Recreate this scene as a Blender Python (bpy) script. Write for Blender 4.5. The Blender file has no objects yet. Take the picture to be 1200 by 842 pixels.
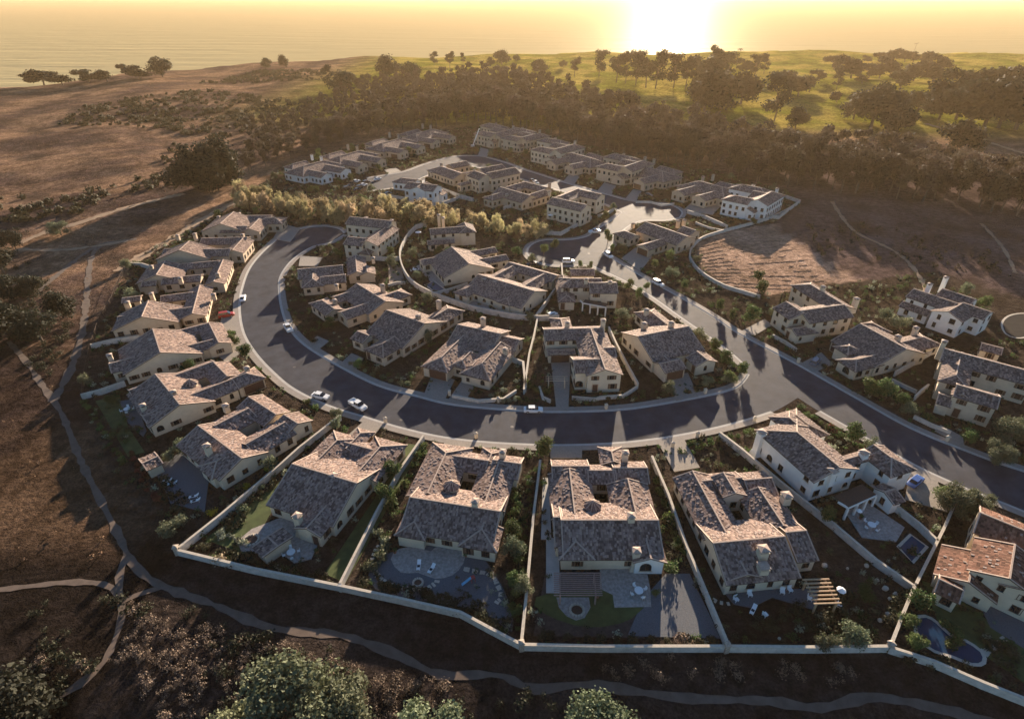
import bpy, math, random
import numpy as np
random.seed(7); rng=np.random.default_rng(7)
C=bpy.context.scene.collection; SC=bpy.context.scene
# ---------------- camera, world, sun, exposure ----------------
F=690.;PT=math.radians(32);H=85.
cam=bpy.data.cameras.new('camera'); co=bpy.data.objects.new('camera',cam); C.objects.link(co)
co.location=(0,0,H); co.rotation_euler=(math.pi/2-PT,0,0)
cam.sensor_width=36; cam.lens=36*F/1200; cam.clip_end=60000; cam.clip_start=1
SC.camera=co
SUN_AZ=math.radians(13.1); SUN_EL=math.radians(10.8)
w=bpy.data.worlds.new("World"); SC.world=w; w.use_nodes=True
nt=w.node_tree; bg=nt.nodes['Background']; sky=nt.nodes.new('ShaderNodeTexSky')
sky.sky_type='NISHITA'; sky.sun_disc=False; sky.sun_elevation=SUN_EL; sky.sun_rotation=SUN_AZ
sky.dust_density=0.0; sky.air_density=0.9; sky.ozone_density=3.0; sky.altitude=50
nt.links.new(sky.outputs[0],bg.inputs[0]); bg.inputs[1].default_value=0.05
sl=bpy.data.lights.new('sun','SUN'); so=bpy.data.objects.new('sun',sl); C.objects.link(so)
sl.energy=5.0; sl.angle=math.radians(0.5); sl.color=(1,0.81,0.60)
from mathutils import Vector
sd=Vector((math.sin(SUN_AZ)*math.cos(SUN_EL),math.cos(SUN_AZ)*math.cos(SUN_EL),math.sin(SUN_EL)))
so.rotation_euler=sd.to_track_quat('Z','Y').to_euler(); so.location=(0,0,200)
SC.view_settings.view_transform='Standard'; SC.view_settings.look='None'
SC.view_settings.exposure=1.92; SC.view_settings.gamma=1; SC.view_settings.use_curve_mapping=False
SC.render.engine='CYCLES'
cy=SC.cycles; cy.max_bounces=5; cy.diffuse_bounces=2; cy.glossy_bounces=2; cy.transmission_bounces=2
cy.volume_bounces=0; cy.transparent_max_bounces=4; cy.use_denoising=True; cy.sample_clamp_indirect=4
# ---------------- pixel -> ground ----------------
def ray(px,py):
    a=(px-600)/F;b=(421-py)/F
    return a,math.cos(PT)+b*math.sin(PT),-math.sin(PT)+b*math.cos(PT)
def G(p,z=0.):
    a,dy,dz=ray(*p); t=(z-H)/dz
    return np.array((a*t,dy*t))
COAST_PX=[(0,104),(100,96),(200,84),(250,79),(320,74),(420,69),(520,67),(600,66),(700,64),(800,63),(900,62),(1000,62),(1130,64),(1200,66)]
_cp=[G(p) for p in COAST_PX]
CX=np.array([-2600,-1500,-850]+[p[0] for p in _cp]+[1300,3000]); CY=np.array([-300,120,430]+[p[1] for p in _cp]+[980,1000])
def coast(x): return np.interp(x,CX,CY)
def smooth(a,b,x):
    t=np.clip((x-a)/(b-a),0,1); return t*t*(3-2*t)
def hgt(x,y):
    x=np.asarray(x,float); y=np.asarray(y,float)
    h=-9*smooth(50,5,y)+0*x
    far=smooth(430,640,y)
    h=h+far*(2.2*np.sin(x/61+.6)*np.sin(y/83+1)+1.5*np.sin(x/31+y/47)+2.2)
    h=h+smooth(-130,-260,x)*(1-far)*(1.2*np.sin(x/23+y/31)+.8*np.sin(y/17-x/41))
    return h
def GT(px,py,off=0.):
    z=0.
    for _ in range(8):
        q=G((px,py),z+off); z=float(hgt(q[0],q[1]))
    return float(q[0]),float(q[1]),z
# ---------------- materials ----------------
def N(nt,t,**k):
    n=nt.nodes.new(t)
    for a,b in k.items(): setattr(n,a,b)
    return n
def math_n(t,op,a,b=None):
    n=N(t,'ShaderNodeMath',operation=op)
    for i,v in enumerate((a,b)):
        if v is None: continue
        if isinstance(v,(int,float)): n.inputs[i].default_value=v
        else: t.links.new(v,n.inputs[i])
    return n.outputs[0]
MATS={}
def mat(name,col,rough=.85,var=.25,scale=1.5,bump=.0,bscale=8,trans=0.,metal=0.,spec=.3,col2=None):
    if name in MATS: return MATS[name]
    m=bpy.data.materials.new(name); m.use_nodes=True; t=m.node_tree; b=t.nodes['Principled BSDF']
    b.inputs['Roughness'].default_value=rough; b.inputs['Metallic'].default_value=metal
    b.inputs['Specular IOR Level'].default_value=spec
    tc=N(t,'ShaderNodeNewGeometry'); nz=N(t,'ShaderNodeTexNoise'); nz.inputs['Scale'].default_value=scale; nz.inputs['Detail'].default_value=5
    nz.inputs['Roughness'].default_value=.65
    t.links.new(tc.outputs['Position'],nz.inputs['Vector'])
    rp=N(t,'ShaderNodeValToRGB'); e=rp.color_ramp.elements
    c2=col2 or [c*(1-var) for c in col]; c1=col if col2 else [min(1,c*(1+var)) for c in col]
    e[0].position=.32; e[0].color=(*c2,1); e[1].position=.68; e[1].color=(*c1,1)
    t.links.new(nz.outputs['Fac'],rp.inputs[0]); cout=rp.outputs[0]
    if trans:
        oi=N(t,'ShaderNodeObjectInfo'); m_=N(t,'ShaderNodeMapRange'); m_.inputs[3].default_value=.62; m_.inputs[4].default_value=1.4; t.links.new(oi.outputs['Random'],m_.inputs[0])
        h_=N(t,'ShaderNodeHueSaturation'); m3=N(t,'ShaderNodeMapRange'); m3.inputs[3].default_value=.475; m3.inputs[4].default_value=.53
        mu=math_n(t,'FRACT',math_n(t,'MULTIPLY',oi.outputs['Random'],7.31)); t.links.new(mu,m3.inputs[0]); t.links.new(m3.outputs[0],h_.inputs['Hue']); t.links.new(m_.outputs[0],h_.inputs['Value']); t.links.new(cout,h_.inputs['Color']); cout=h_.outputs[0]
    t.links.new(cout,b.inputs['Base Color'])
    if bump:
        n2=N(t,'ShaderNodeTexNoise'); n2.inputs['Scale'].default_value=bscale; n2.inputs['Detail'].default_value=4
        t.links.new(tc.outputs['Position'],n2.inputs['Vector'])
        bp=N(t,'ShaderNodeBump'); bp.inputs['Distance'].default_value=bump; bp.inputs['Strength'].default_value=1
        t.links.new(n2.outputs['Fac'],bp.inputs['Height']); t.links.new(bp.outputs[0],b.inputs['Normal'])
    if trans:
        tr=N(t,'ShaderNodeBsdfTranslucent'); mx=N(t,'ShaderNodeMixShader'); mx.inputs[0].default_value=trans
        t.links.new(cout,tr.inputs[0]); t.links.new(b.outputs[0],mx.inputs[1]); t.links.new(tr.outputs[0],mx.inputs[2])
        t.links.new(mx.outputs[0],t.nodes['Material Output'].inputs[0])
    MATS[name]=m; return m
def tile_mat(name,c0,c1,c2,c3):
    m=bpy.data.materials.new(name); m.use_nodes=True; t=m.node_tree; b=t.nodes['Principled BSDF']
    b.inputs['Roughness'].default_value=.85; b.inputs['Specular IOR Level'].default_value=.08
    uv=N(t,'ShaderNodeUVMap'); uv.uv_map='UVMap'; sx=N(t,'ShaderNodeSeparateXYZ'); t.links.new(uv.outputs[0],sx.inputs[0])
    u=math_n(t,'DIVIDE',sx.outputs[0],.33); v=math_n(t,'DIVIDE',sx.outputs[1],.5)
    fu=math_n(t,'FLOOR',u); fv=math_n(t,'FLOOR',v)
    cb=N(t,'ShaderNodeCombineXYZ'); t.links.new(fu,cb.inputs[0]); t.links.new(fv,cb.inputs[1])
    wn=N(t,'ShaderNodeTexWhiteNoise',noise_dimensions='2D'); t.links.new(cb.outputs[0],wn.inputs['Vector'])
    rp=N(t,'ShaderNodeValToRGB'); rp.color_ramp.interpolation='CONSTANT'; e=rp.color_ramp.elements
    e[0].position=0; e[0].color=(*c0,1); e[1].position=.26; e[1].color=(*c1,1)
    x=e.new(.56); x.color=(*c2,1); x=e.new(.90); x.color=(*c3,1)
    t.links.new(wn.outputs['Value'],rp.inputs[0])
    nz=N(t,'ShaderNodeTexNoise'); nz.inputs['Scale'].default_value=.35; t.links.new(uv.outputs[0],nz.inputs['Vector'])
    mr=N(t,'ShaderNodeMapRange'); mr.inputs[1].default_value=.3; mr.inputs[2].default_value=.7; mr.inputs[3].default_value=.8; mr.inputs[4].default_value=1.15
    t.links.new(nz.outputs['Fac'],mr.inputs[0])
    vm=N(t,'ShaderNodeVectorMath',operation='SCALE'); t.links.new(rp.outputs[0],vm.inputs[0]); t.links.new(mr.outputs[0],vm.inputs['Scale'])
    t.links.new(vm.outputs[0],b.inputs['Base Color'])
    fr=math_n(t,'FRACT',u); s=math_n(t,'SINE',math_n(t,'MULTIPLY',fr,math.pi)); fr2=math_n(t,'FRACT',v)
    hh=math_n(t,'ADD',math_n(t,'MULTIPLY',s,.55),math_n(t,'MULTIPLY',fr2,-.5))
    hh=math_n(t,'ADD',hh,math_n(t,'MULTIPLY',wn.outputs['Value'],.35))
    bp=N(t,'ShaderNodeBump'); bp.inputs['Distance'].default_value=.09; bp.inputs['Strength'].default_value=.55
    t.links.new(hh,bp.inputs['Height']); t.links.new(bp.outputs[0],b.inputs['Normal'])
    MATS[name]=m; return m
TILE_A=tile_mat('roof_tile_mixed',(.125,.085,.072),(.20,.14,.118),(.275,.195,.165),(.38,.28,.225))
TILE_B=tile_mat('roof_tile_grey',(.10,.072,.064),(.165,.12,.103),(.23,.167,.143),(.33,.245,.20))
TILE_C=tile_mat('roof_tile_red',(.09,.045,.032),(.15,.075,.052),(.20,.10,.07),(.25,.14,.10))
RIDGE=mat('ridge_tile',(.42,.32,.26),.85,.2,3)
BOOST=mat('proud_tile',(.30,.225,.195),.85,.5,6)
STUCCO=[mat('stucco_white',(.72,.70,.66),.9,.06,.8,.01,6),mat('stucco_cream',(.60,.50,.37),.9,.08,.8,.01,6),mat('stucco_sand',(.50,.39,.28),.9,.09,.8,.01,6),mat('stucco_tan',(.52,.42,.31),.9,.09,.8,.01,6)]
STONE=mat('fieldstone',(.38,.32,.26),.95,.35,5,.03,4)
WOODD=mat('dark_timber',(.07,.04,.028),.7,.3,4)
DOORM=mat('garage_timber',(.085,.04,.028),.65,.3,3)
GLASS=mat('window_glass',(.015,.016,.02),.12,.2,1,spec=.5)
FRAME=mat('window_frame',(.06,.045,.04),.6,.2,3)
ASPH=mat('asphalt',(.05,.052,.064),.8,.3,.25,.004,30,spec=.1)
CONC=mat('concrete',(.42,.40,.37),.9,.1,.6)
SIDEW=mat('sidewalk_concrete',(.27,.235,.205),.9,.12,.8)
WALLM=mat('wall_stucco',(.50,.47,.43),.9,.2,.9,.01,8)
COPE=mat('coping_stone',(.50,.44,.36),.9,.15,2)
LAWN=mat('lawn',(.065,.085,.028),.95,.35,.5,.03,12)
SOIL=mat('garden_soil',(.06,.045,.035),.95,.4,.5,.05,4)
MULCH=mat('mulch',(.06,.045,.038),.95,.4,1.5,.05,5)
GRAVEL=mat('blue_gravel',(.12,.125,.135),.95,.25,6,.02,18)
WATERD=mat('dark_pool_water',(.03,.025,.02),.6,.2,.6,.02,3,spec=.04)
PAVER=mat('driveway_paver',(.27,.235,.20),.9,.18,3,.01,5)
PATIO=mat('patio_stone',(.34,.30,.27),.9,.3,2,.01,4)
DIRT=mat('path_dirt',(.13,.095,.075),.95,.25,.5,.02,6)
TRACK=mat('pale_track',(.30,.20,.125),.95,.25,.25,.03,3)
WATERP=mat('pool_water',(.01,.035,.08),.3,.15,.6,.03,3,spec=.15)
WHITE=mat('white_paint',(.8,.8,.8),.5,.04,2)
# ---------------- mesh builder ----------------
class MB:
    def __init__(s): s.v=[];s.f=[];s.m=[];s.uv=[]
    def poly(s,pts,m=0,uv=None):
        i=len(s.v); s.v+= [tuple(map(float,p)) for p in pts]; s.f.append(tuple(range(i,i+len(pts)))); s.m.append(m)
        s.uv.append(uv if uv else [(0,0)]*len(pts))
    def box(s,cx,cy,z0,lx,ly,h,rot=0,m=0,top=1.):
        c,q=math.cos(rot),math.sin(rot); P=[]
        for k,(zz,sc) in enumerate(((z0,1),(z0+h,top))):
            for a,b in((-1,-1),(1,-1),(1,1),(-1,1)):
                x=a*lx/2*sc;y=b*ly/2*sc; P.append((cx+x*c-y*q,cy+x*q+y*c,zz))
        for f in((3,2,1,0),(4,5,6,7),(0,1,5,4),(1,2,6,5),(2,3,7,6),(3,0,4,7)): s.poly([P[i] for i in f],m)
    def beam(s,p,q,w,h,m=0):
        p=np.array(p,float);q=np.array(q,float);d=q-p;L=np.linalg.norm(d)
        if L<1e-6:return
        d/=L; up=np.array((0,0,1.)) if abs(d[2])<.95 else np.array((1.,0,0)); sd_=np.cross(d,up); sd_/=np.linalg.norm(sd_); up=np.cross(sd_,d)
        P=[b+sd_*w/2*i+up*h/2*j for b in(p,q) for i,j in((-1,-1),(1,-1),(1,1),(-1,1))]
        for f in((3,2,1,0),(4,5,6,7),(0,1,5,4),(1,2,6,5),(2,3,7,6),(3,0,4,7)): s.poly([P[i] for i in f],m)
    def tube(s,p,q,r0,r1,n=6,m=0):
        p=np.array(p,float);q=np.array(q,float);d=q-p;d/=np.linalg.norm(d)+1e-9
        u=np.cross(d,(0,0,1.) if abs(d[2])<.9 else (1.,0,0));u/=np.linalg.norm(u);v=np.cross(d,u)
        A=[p+r0*(math.cos(a)*u+math.sin(a)*v) for a in[2*math.pi*k/n for k in range(n)]]
        B=[q+r1*(math.cos(a)*u+math.sin(a)*v) for a in[2*math.pi*k/n for k in range(n)]]
        for k in range(n): s.poly([A[k],B[k],B[(k+1)%n],A[(k+1)%n]],m)
        s.poly(B[::-1],m); s.poly(A,m)
    def mesh(s,name,mats,off=(0,0,0)):
        me=bpy.data.meshes.new(name); v=np.array(s.v) if s.v else np.zeros((0,3)); v=v-np.array(off)
        me.from_pydata(v.tolist(),[],s.f); 
        for m in mats: me.materials.append(m)
        me.polygons.foreach_set('material_index',s.m)
        l=me.uv_layers.new(name='UVMap'); fl=[c for f in s.uv for p in f for c in p]; l.data.foreach_set('uv',fl)
        me.update(); return me
def tag(o,label=None,category=None,group=None,kind=None,cat=None):
    for k,v in(('label',label),("category",category or cat),('group',group),('kind',kind)):
        if v: o[k]=v
    return o
def link(name,me,parent=None,loc=(0,0,0),rz=0,**t):
    o=bpy.data.objects.new(name,me); C.objects.link(o); o.location=loc; o.rotation_euler=(0,0,rz)
    if parent: o.parent=parent
    return tag(o,**t)
def put(name,mb,mats,parent=None,loc=(0,0,0),**t):
    if not isinstance(mats,(list,tuple)): mats=[mats]
    return link(name,mb.mesh(name,mats,loc if not parent else parent['_o'] if '_o' in parent else (0,0,0)),parent,loc if not parent else (0,0,0),**t)
ROOTLOC={}
def empty(name,loc,rz=0,**t):
    o=bpy.data.objects.new(name,None); C.objects.link(o); o.location=loc; o.rotation_euler=(0,0,rz); o.empty_display_size=.5
    ROOTLOC[o.name]=loc
    return tag(o,**t)
def part(name,mb,mats,root,**t):   # mesh given in world coordinates, root unrotated
    if not isinstance(mats,(list,tuple)): mats=[mats]
    return link(name,mb.mesh(name,mats,ROOTLOC[root.name]),root,**t)
def sub(name,mb,mats,pobj,root,**t):
    if not isinstance(mats,(list,tuple)): mats=[mats]
    return link(name,mb.mesh(name,mats,ROOTLOC[root.name]),pobj,**t)
def chain(pts,step=2.,closed=False,spline=True):
    P=[np.array(GT(*p)[:2]) for p in pts]
    if spline and len(P)>2:
        Q=[]
        n=len(P)
        rg=range(n) if closed else range(n-1)
        for i in rg:
            p0=P[(i-1)%n] if closed or i>0 else P[0]; p1=P[i]; p2=P[(i+1)%n]; p3=P[(i+2)%n] if closed or i<n-2 else P[-1]
            k=max(2,int(np.linalg.norm(p2-p1)/step))
            for j in range(k):
                t=j/k; Q.append(.5*((2*p1)+(-p0+p2)*t+(2*p0-5*p1+4*p2-p3)*t*t+(-p0+3*p1-3*p2+p3)*t**3))
        if not closed: Q.append(P[-1])
        return Q
    return P
def normals(Q,closed=False):
    R=[]
    n=len(Q)
    for i in range(n):
        a=Q[i-1] if (i>0 or closed) else Q[i]; b=Q[(i+1)%n] if (i<n-1 or closed) else Q[i]
        d=b-a; d=d/(np.linalg.norm(d)+1e-9); R.append(np.array((-d[1],d[0])))
    return R
def strip(mb,Q,o0,o1,z,m=0,closed=False,z1=None,ter=True):
    Nn=normals(Q,closed); n=len(Q)
    for i in range(n if closed else n-1):
        j=(i+1)%n; ps=[]
        for k,o in((i,o0),(j,o0),(j,o1),(i,o1)):
            p=Q[k]+Nn[k]*o; ps.append((p[0],p[1],(float(hgt(*p)) if ter else 0)+(z if (o==o0 or z1 is None) else z1)))
        if o1<o0: ps=ps[::-1]
        mb.poly(ps,m)
def sheet(name,pts,z,m,spline=False,**t):
    Q=chain(pts,2.,True,spline) if spline else [np.array(GT(*p)[:2]) for p in pts]
    A=sum(Q[i][0]*Q[(i+1)%len(Q)][1]-Q[(i+1)%len(Q)][0]*Q[i][1] for i in range(len(Q)))
    if A<0: Q=Q[::-1]
    mb=MB(); mb.poly([(p[0],p[1],z) for p in Q])
    for i in range(len(Q)):
        a,b=Q[i],Q[(i+1)%len(Q)]; mb.poly([(a[0],a[1],z),(a[0],a[1],z-.15),(b[0],b[1],z-.15),(b[0],b[1],z)])
    return put(name,mb,m,**(t or dict(kind='structure')))
# ---------------- terrain ----------------
def noise2(x,y,s,seed=0):
    r=np.zeros_like(x)
    rs=np.random.default_rng(seed)
    for k in range(7):
        a=rs.uniform(0,6.28); f=rs.uniform(.6,1.7)/s; r+=np.sin((x*math.cos(a)+y*math.sin(a))*f*6.28+rs.uniform(0,6.28))
    return r/7
DEV_PX=[(97,470),(110,400),(130,355),(150,312),(190,285),(235,262),(280,238),(330,196),(410,172),(500,155),(560,147),(640,158),(760,188),(830,198),(925,225),(938,240),(905,262),(850,270),(815,285),(812,305),(850,340),(900,345),(960,335),(1040,325),(1100,318),(1190,345),(1320,380),(1500,470),(1600,900),(1200,824),(1035,763),(850,760),(610,758),(543,719),(400,690),(208,650),(180,610),(120,540)]
DEVP=np.array([G(p) for p in DEV_PX])
def inpoly(x,y,P):
    r=np.zeros(x.shape,bool); n=len(P); j=n-1
    for i in range(n):
        xi,yi=P[i];xj,yj=P[j]
        c=((yi>y)!=(yj>y))&(x<(xj-xi)*(y-yi)/(yj-yi+1e-12)+xi); r^=c; j=i
    return r
ys=[-120,-60,-20,0]; y=0
while y<1180:
    y+= 1.6 if y<160 else 1.6+(y-160)*.011
    ys.append(y)
ys=np.array(ys); nc=330; us=np.linspace(-1,1,nc); us=np.sign(us)*np.abs(us)**1.5
YY,UU=np.meshgrid(ys,us,indexing='ij'); XX=UU*(420+YY.clip(0)*1.9)
ZZ=hgt(XX,YY); cd=coast(XX)+6*noise2(XX,YY,60,3)-YY
ZZ=np.where(cd<0,ZZ*smooth(-14,0,cd)-16*smooth(0,-14,cd),ZZ)-.0
cols=np.zeros(XX.shape+(4,)); cols[...,3]=1
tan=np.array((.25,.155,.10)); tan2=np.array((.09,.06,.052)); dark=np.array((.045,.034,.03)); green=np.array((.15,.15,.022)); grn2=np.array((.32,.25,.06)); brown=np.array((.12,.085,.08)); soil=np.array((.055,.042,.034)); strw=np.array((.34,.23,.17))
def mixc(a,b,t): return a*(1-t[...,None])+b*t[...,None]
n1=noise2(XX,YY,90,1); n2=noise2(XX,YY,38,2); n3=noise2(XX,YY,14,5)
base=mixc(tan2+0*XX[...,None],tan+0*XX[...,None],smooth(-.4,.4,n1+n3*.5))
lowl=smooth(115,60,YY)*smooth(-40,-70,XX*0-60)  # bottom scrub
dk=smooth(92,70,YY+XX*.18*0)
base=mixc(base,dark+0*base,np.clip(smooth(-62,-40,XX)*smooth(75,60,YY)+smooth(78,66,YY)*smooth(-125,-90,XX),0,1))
base=mixc(base,base*.42,smooth(150,110,YY+XX*.1)*(XX<-60)); base=mixc(base,dark*1.5+0*base,smooth(.1,.45,n2+.35*n3)*smooth(120,160,YY)*(XX<-60)*.8)  # lens-vignette darkening put into the lower-left ground colour; then random dark patches
# golf
gf=smooth(430,500,YY+.1*XX)*smooth(-260,-150,XX)
gcol=mixc(grn2+0*base,green+0*base,smooth(-.35,.25,n1+.5*n2))
base=mixc(base,gcol,gf)
# right field
rf=smooth(90,130,XX)*smooth(420,330,YY)*(YY>120)
rcol=mixc(brown+0*base,brown*.6+0*base,smooth(.1,.5,n2+.3*n3))
base=mixc(base,rcol,rf)
FURR=np.array([G(p) for p in [(808,296),(812,286),(850,272),(905,262),(960,300),(1010,330),(960,336),(900,346),(850,338),(815,312)]])
base=np.where(inpoly(XX,YY,FURR)[...,None],strw,base)
inside=inpoly(XX,YY,DEVP); base=np.where(inside[...,None],soil,base)
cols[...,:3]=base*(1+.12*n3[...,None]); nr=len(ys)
me=bpy.data.meshes.new('ground'); V=np.stack([XX,YY,ZZ],-1).reshape(-1,3)
idx=np.arange(nr*nc).reshape(nr,nc); Fq=np.stack([idx[:-1,:-1],idx[:-1,1:],idx[1:,1:],idx[1:,:-1]],-1).reshape(-1,4)
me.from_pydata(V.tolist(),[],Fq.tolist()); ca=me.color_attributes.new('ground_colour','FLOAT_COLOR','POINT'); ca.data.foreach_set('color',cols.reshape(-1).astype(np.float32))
me.polygons.foreach_set('use_smooth',[True]*len(me.polygons))
gm=bpy.data.materials.new('ground'); gm.use_nodes=True; t=gm.node_tree; b=t.nodes['Principled BSDF']; b.inputs['Roughness'].default_value=1; b.inputs['Specular IOR Level'].default_value=0
at=N(t,'ShaderNodeVertexColor',layer_name='ground_colour'); ge=N(t,'ShaderNodeNewGeometry')
def nzn(sc,det=6,ro=.65):
    n=N(t,'ShaderNodeTexNoise'); n.inputs['Scale'].default_value=sc; n.inputs['Detail'].default_value=det; n.inputs['Roughness'].default_value=ro; t.links.new(ge.outputs['Position'],n.inputs['Vector']); return n.outputs['Fac']
def mr(v,a,b_,c,d):
    n=N(t,'ShaderNodeMapRange'); t.links.new(v,n.inputs[0]); 
    for i,q in enumerate((a,b_,c,d)): n.inputs[i+1].default_value=q
    return n.outputs[0]
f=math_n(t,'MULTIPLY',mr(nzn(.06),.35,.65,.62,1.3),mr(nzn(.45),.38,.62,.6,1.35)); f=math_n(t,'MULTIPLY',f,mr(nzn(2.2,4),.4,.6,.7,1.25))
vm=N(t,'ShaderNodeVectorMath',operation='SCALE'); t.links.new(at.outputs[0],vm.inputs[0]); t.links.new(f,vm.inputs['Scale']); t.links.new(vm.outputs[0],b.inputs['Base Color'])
bp=N(t,'ShaderNodeBump'); bp.inputs['Distance'].default_value=1.1; bp.inputs['Strength'].default_value=1.; t.links.new(nzn(.8,6,.7),bp.inputs['Height']); t.links.new(bp.outputs[0],b.inputs['Normal'])
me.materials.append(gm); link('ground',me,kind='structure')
# ---------------- sea ----------------
mb=MB(); xs=[-30000,-3000,-1200,-600,0,600,1200,3000,30000]; yq=[-3000,300,600,900,1500,3000,8000,30000]
for i in range(len(xs)-1):
    for j in range(len(yq)-1): mb.poly([(xs[i],yq[j],-9),(xs[i+1],yq[j],-9),(xs[i+1],yq[j+1],-9),(xs[i],yq[j+1],-9)])
sm=bpy.data.materials.new('sea_water'); sm.use_nodes=True; t=sm.node_tree; t.nodes.remove(t.nodes['Principled BSDF'])
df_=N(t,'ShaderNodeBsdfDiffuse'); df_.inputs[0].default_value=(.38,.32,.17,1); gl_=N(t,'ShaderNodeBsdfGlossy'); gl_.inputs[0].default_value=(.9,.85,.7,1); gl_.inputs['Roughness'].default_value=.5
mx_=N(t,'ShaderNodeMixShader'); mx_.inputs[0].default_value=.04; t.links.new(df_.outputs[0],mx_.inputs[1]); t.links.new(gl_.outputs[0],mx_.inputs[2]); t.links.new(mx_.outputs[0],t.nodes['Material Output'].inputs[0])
ge=N(t,'ShaderNodeNewGeometry'); mp=N(t,'ShaderNodeMapping'); mp.inputs['Scale'].default_value=(.0045,.022,1); mp.inputs['Rotation'].default_value=(0,0,.12)
t.links.new(ge.outputs['Position'],mp.inputs[0])
n_=N(t,'ShaderNodeTexNoise'); n_.inputs['Scale'].default_value=1; n_.inputs['Detail'].default_value=5; n_.inputs['Roughness'].default_value=.6; t.links.new(mp.outputs[0],n_.inputs['Vector'])
m2=N(t,'ShaderNodeMapping'); m2.inputs['Scale'].default_value=(.03,.12,1); t.links.new(ge.outputs['Position'],m2.inputs[0])
n2_=N(t,'ShaderNodeTexNoise'); n2_.inputs['Scale'].default_value=1; n2_.inputs['Detail'].default_value=4; t.links.new(m2.outputs[0],n2_.inputs['Vector'])
bp=N(t,'ShaderNodeBump'); bp.inputs['Distance'].default_value=5; t.links.new(n_.outputs['Fac'],bp.inputs['Height'])
b2=N(t,'ShaderNodeBump'); b2.inputs['Distance'].default_value=.5; t.links.new(n2_.outputs['Fac'],b2.inputs['Height']); t.links.new(bp.outputs[0],b2.inputs['Normal']); t.links.new(b2.outputs[0],gl_.inputs['Normal']); t.links.new(b2.outputs[0],df_.inputs['Normal'])
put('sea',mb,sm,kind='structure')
# ---------------- roads ----------------
A_OUT=[(404,273),(398,268),(380,265),(357,267),(332,275),(310,293),(293,313),(284,335),(280,358),(284,388),(298,413),(320,437),(345,457),(385,476),(430,490),(470,502),(520,513),(575,519),(640,522),(700,521),(760,516),(820,506),(870,494),(905,483),(935,466)]
A_IN=[(404,275),(388,284),(367,289),(350,299),(338,310),(329,325),(328,341),(331,362),(339,383),(358,404),(397,428),(443,451),(490,464),(533,474),(613,481),(667,482),(733,479),(797,469),(850,458),(868,449),(876,438),(871,427)]
B_SW=[(692,311),(712,320),(735,331),(765,349),(800,374),(845,405),(871,427)]
B_SW2=[(935,466),(960,482),(1000,505),(1053,535),(1085,552),(1130,572),(1200,600),(1330,655)]
B_NE=[(707,296),(730,310),(753,324),(797,348),(833,369),(867,391),(933,426),(1000,464),(1067,501),(1133,528),(1198,551),(1340,590)]
C_N=[(430,209),(455,205),(475,201),(500,192),(530,184),(560,183),(590,190),(615,199),(640,207),(662,214),(690,222),(715,229),(737,235),(759,238),(780,239),(793,243),(800,249),(797,255)]
C_S=[(430,224),(455,221),(475,217),(500,206),(525,197),(548,194),(575,200),(602,207),(635,217),(665,226),(700,236),(718,243),(728,249)]
C_S2=[(797,255),(780,258),(757,258),(745,261),(733,268),(722,280),(715,290),(707,296)]
D_N=[(728,249),(716,258),(700,268),(687,277),(665,281),(640,281),(627,284),(619,290),(618,298),(628,307),(650,311),(675,311),(692,311)]
def roadpoly(name,px,z):
    Q=[]
    for seg in px: Q+=chain(seg,2.5)
    mb=MB()
    A=sum(Q[i][0]*Q[(i+1)%len(Q)][1]-Q[(i+1)%len(Q)][0]*Q[i][1] for i in range(len(Q)))
    if A<0: Q=Q[::-1]
    mb.poly([(p[0],p[1],z) for p in Q]); return put(name,mb,ASPH,kind='structure')
roadpoly('road',[A_OUT,A_IN[::-1]],.02); roadpoly('road',[B_SW,B_SW2,B_NE[::-1]],.024)
roadpoly('road',[C_N,C_S2,D_N[::-1] ,C_S[::-1]],.028)
sheet('road',[(692,311),(728,249),(757,258),(722,280),(707,296),(720,312),(712,320)],.032,ASPH)
def kerb(pts,side):
    Q=chain(pts,2.); s=side
    g=MB(); strip(g,Q,-.55*s,0,.040); put('gutter',g,CONC,kind='structure')
    k=MB(); strip(k,Q,0,.18*s,.15); strip(k,Q,-.001*s,.0*s,.02,z1=.15); put('kerb',k,CONC,kind='structure')
    w_=MB(); strip(w_,Q,.18*s,1.75*s,.145); put('sidewalk',w_,SIDEW,kind='structure')
kerb(A_OUT[:-1],-1 if 0 else -1); kerb(A_IN[:-1],1); kerb(B_SW,-1); kerb(B_SW2[1:],-1); kerb(B_NE,1); kerb(C_N,1); kerb(C_S,-1); kerb(C_S2,-1 if 0 else 1); kerb(D_N,-1 if 0 else -1)
for i,p in enumerate([(470,492),(600,500),(735,497),(860,468),(330,350),(345,430),(925,440),(1035,505),(760,336),(690,297)]):
    q=GT(*p); m_=MB(); m_.tube((q[0],q[1],.03),(q[0],q[1],.045),.42,.42,12); put('manhole_cover',m_,mat('cast_iron',(.10,.09,.085),.7),kind='structure')
# ---------------- paths and patches ----------------
def path(name,pts,wd,m,z=.05):
    mb=MB(); Q=chain(pts,1.5); Nn=normals(Q)
    jit=[.85+.2*math.sin(i*.9)+.16*math.sin(i*2.3)+random.uniform(-.18,.18) for i in range(len(Q))]
    for i in range(len(Q)-1):
        ps=[]
        for k,s in((i,-1),(i+1,-1),(i+1,1),(i,1)):
            p=Q[k]+Nn[k]*s*wd/2*jit[k]; ps.append((p[0],p[1],float(hgt(*p))+z))
        mb.poly(ps)
    return put(name,mb,m,kind='structure')
path('dirt_path',[(62,468),(75,490),(95,540),(120,590),(143,635),(152,655),(175,678),(210,694),(250,708),(310,733),(355,740),(400,744),(440,757),(470,769),(515,790),(560,790),(590,792),(627,807),(690,802),(797,817),(900,821),(960,829),(1013,817),(1047,819),(1110,832),(1180,850),(1260,875)],1.5,DIRT)
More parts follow.
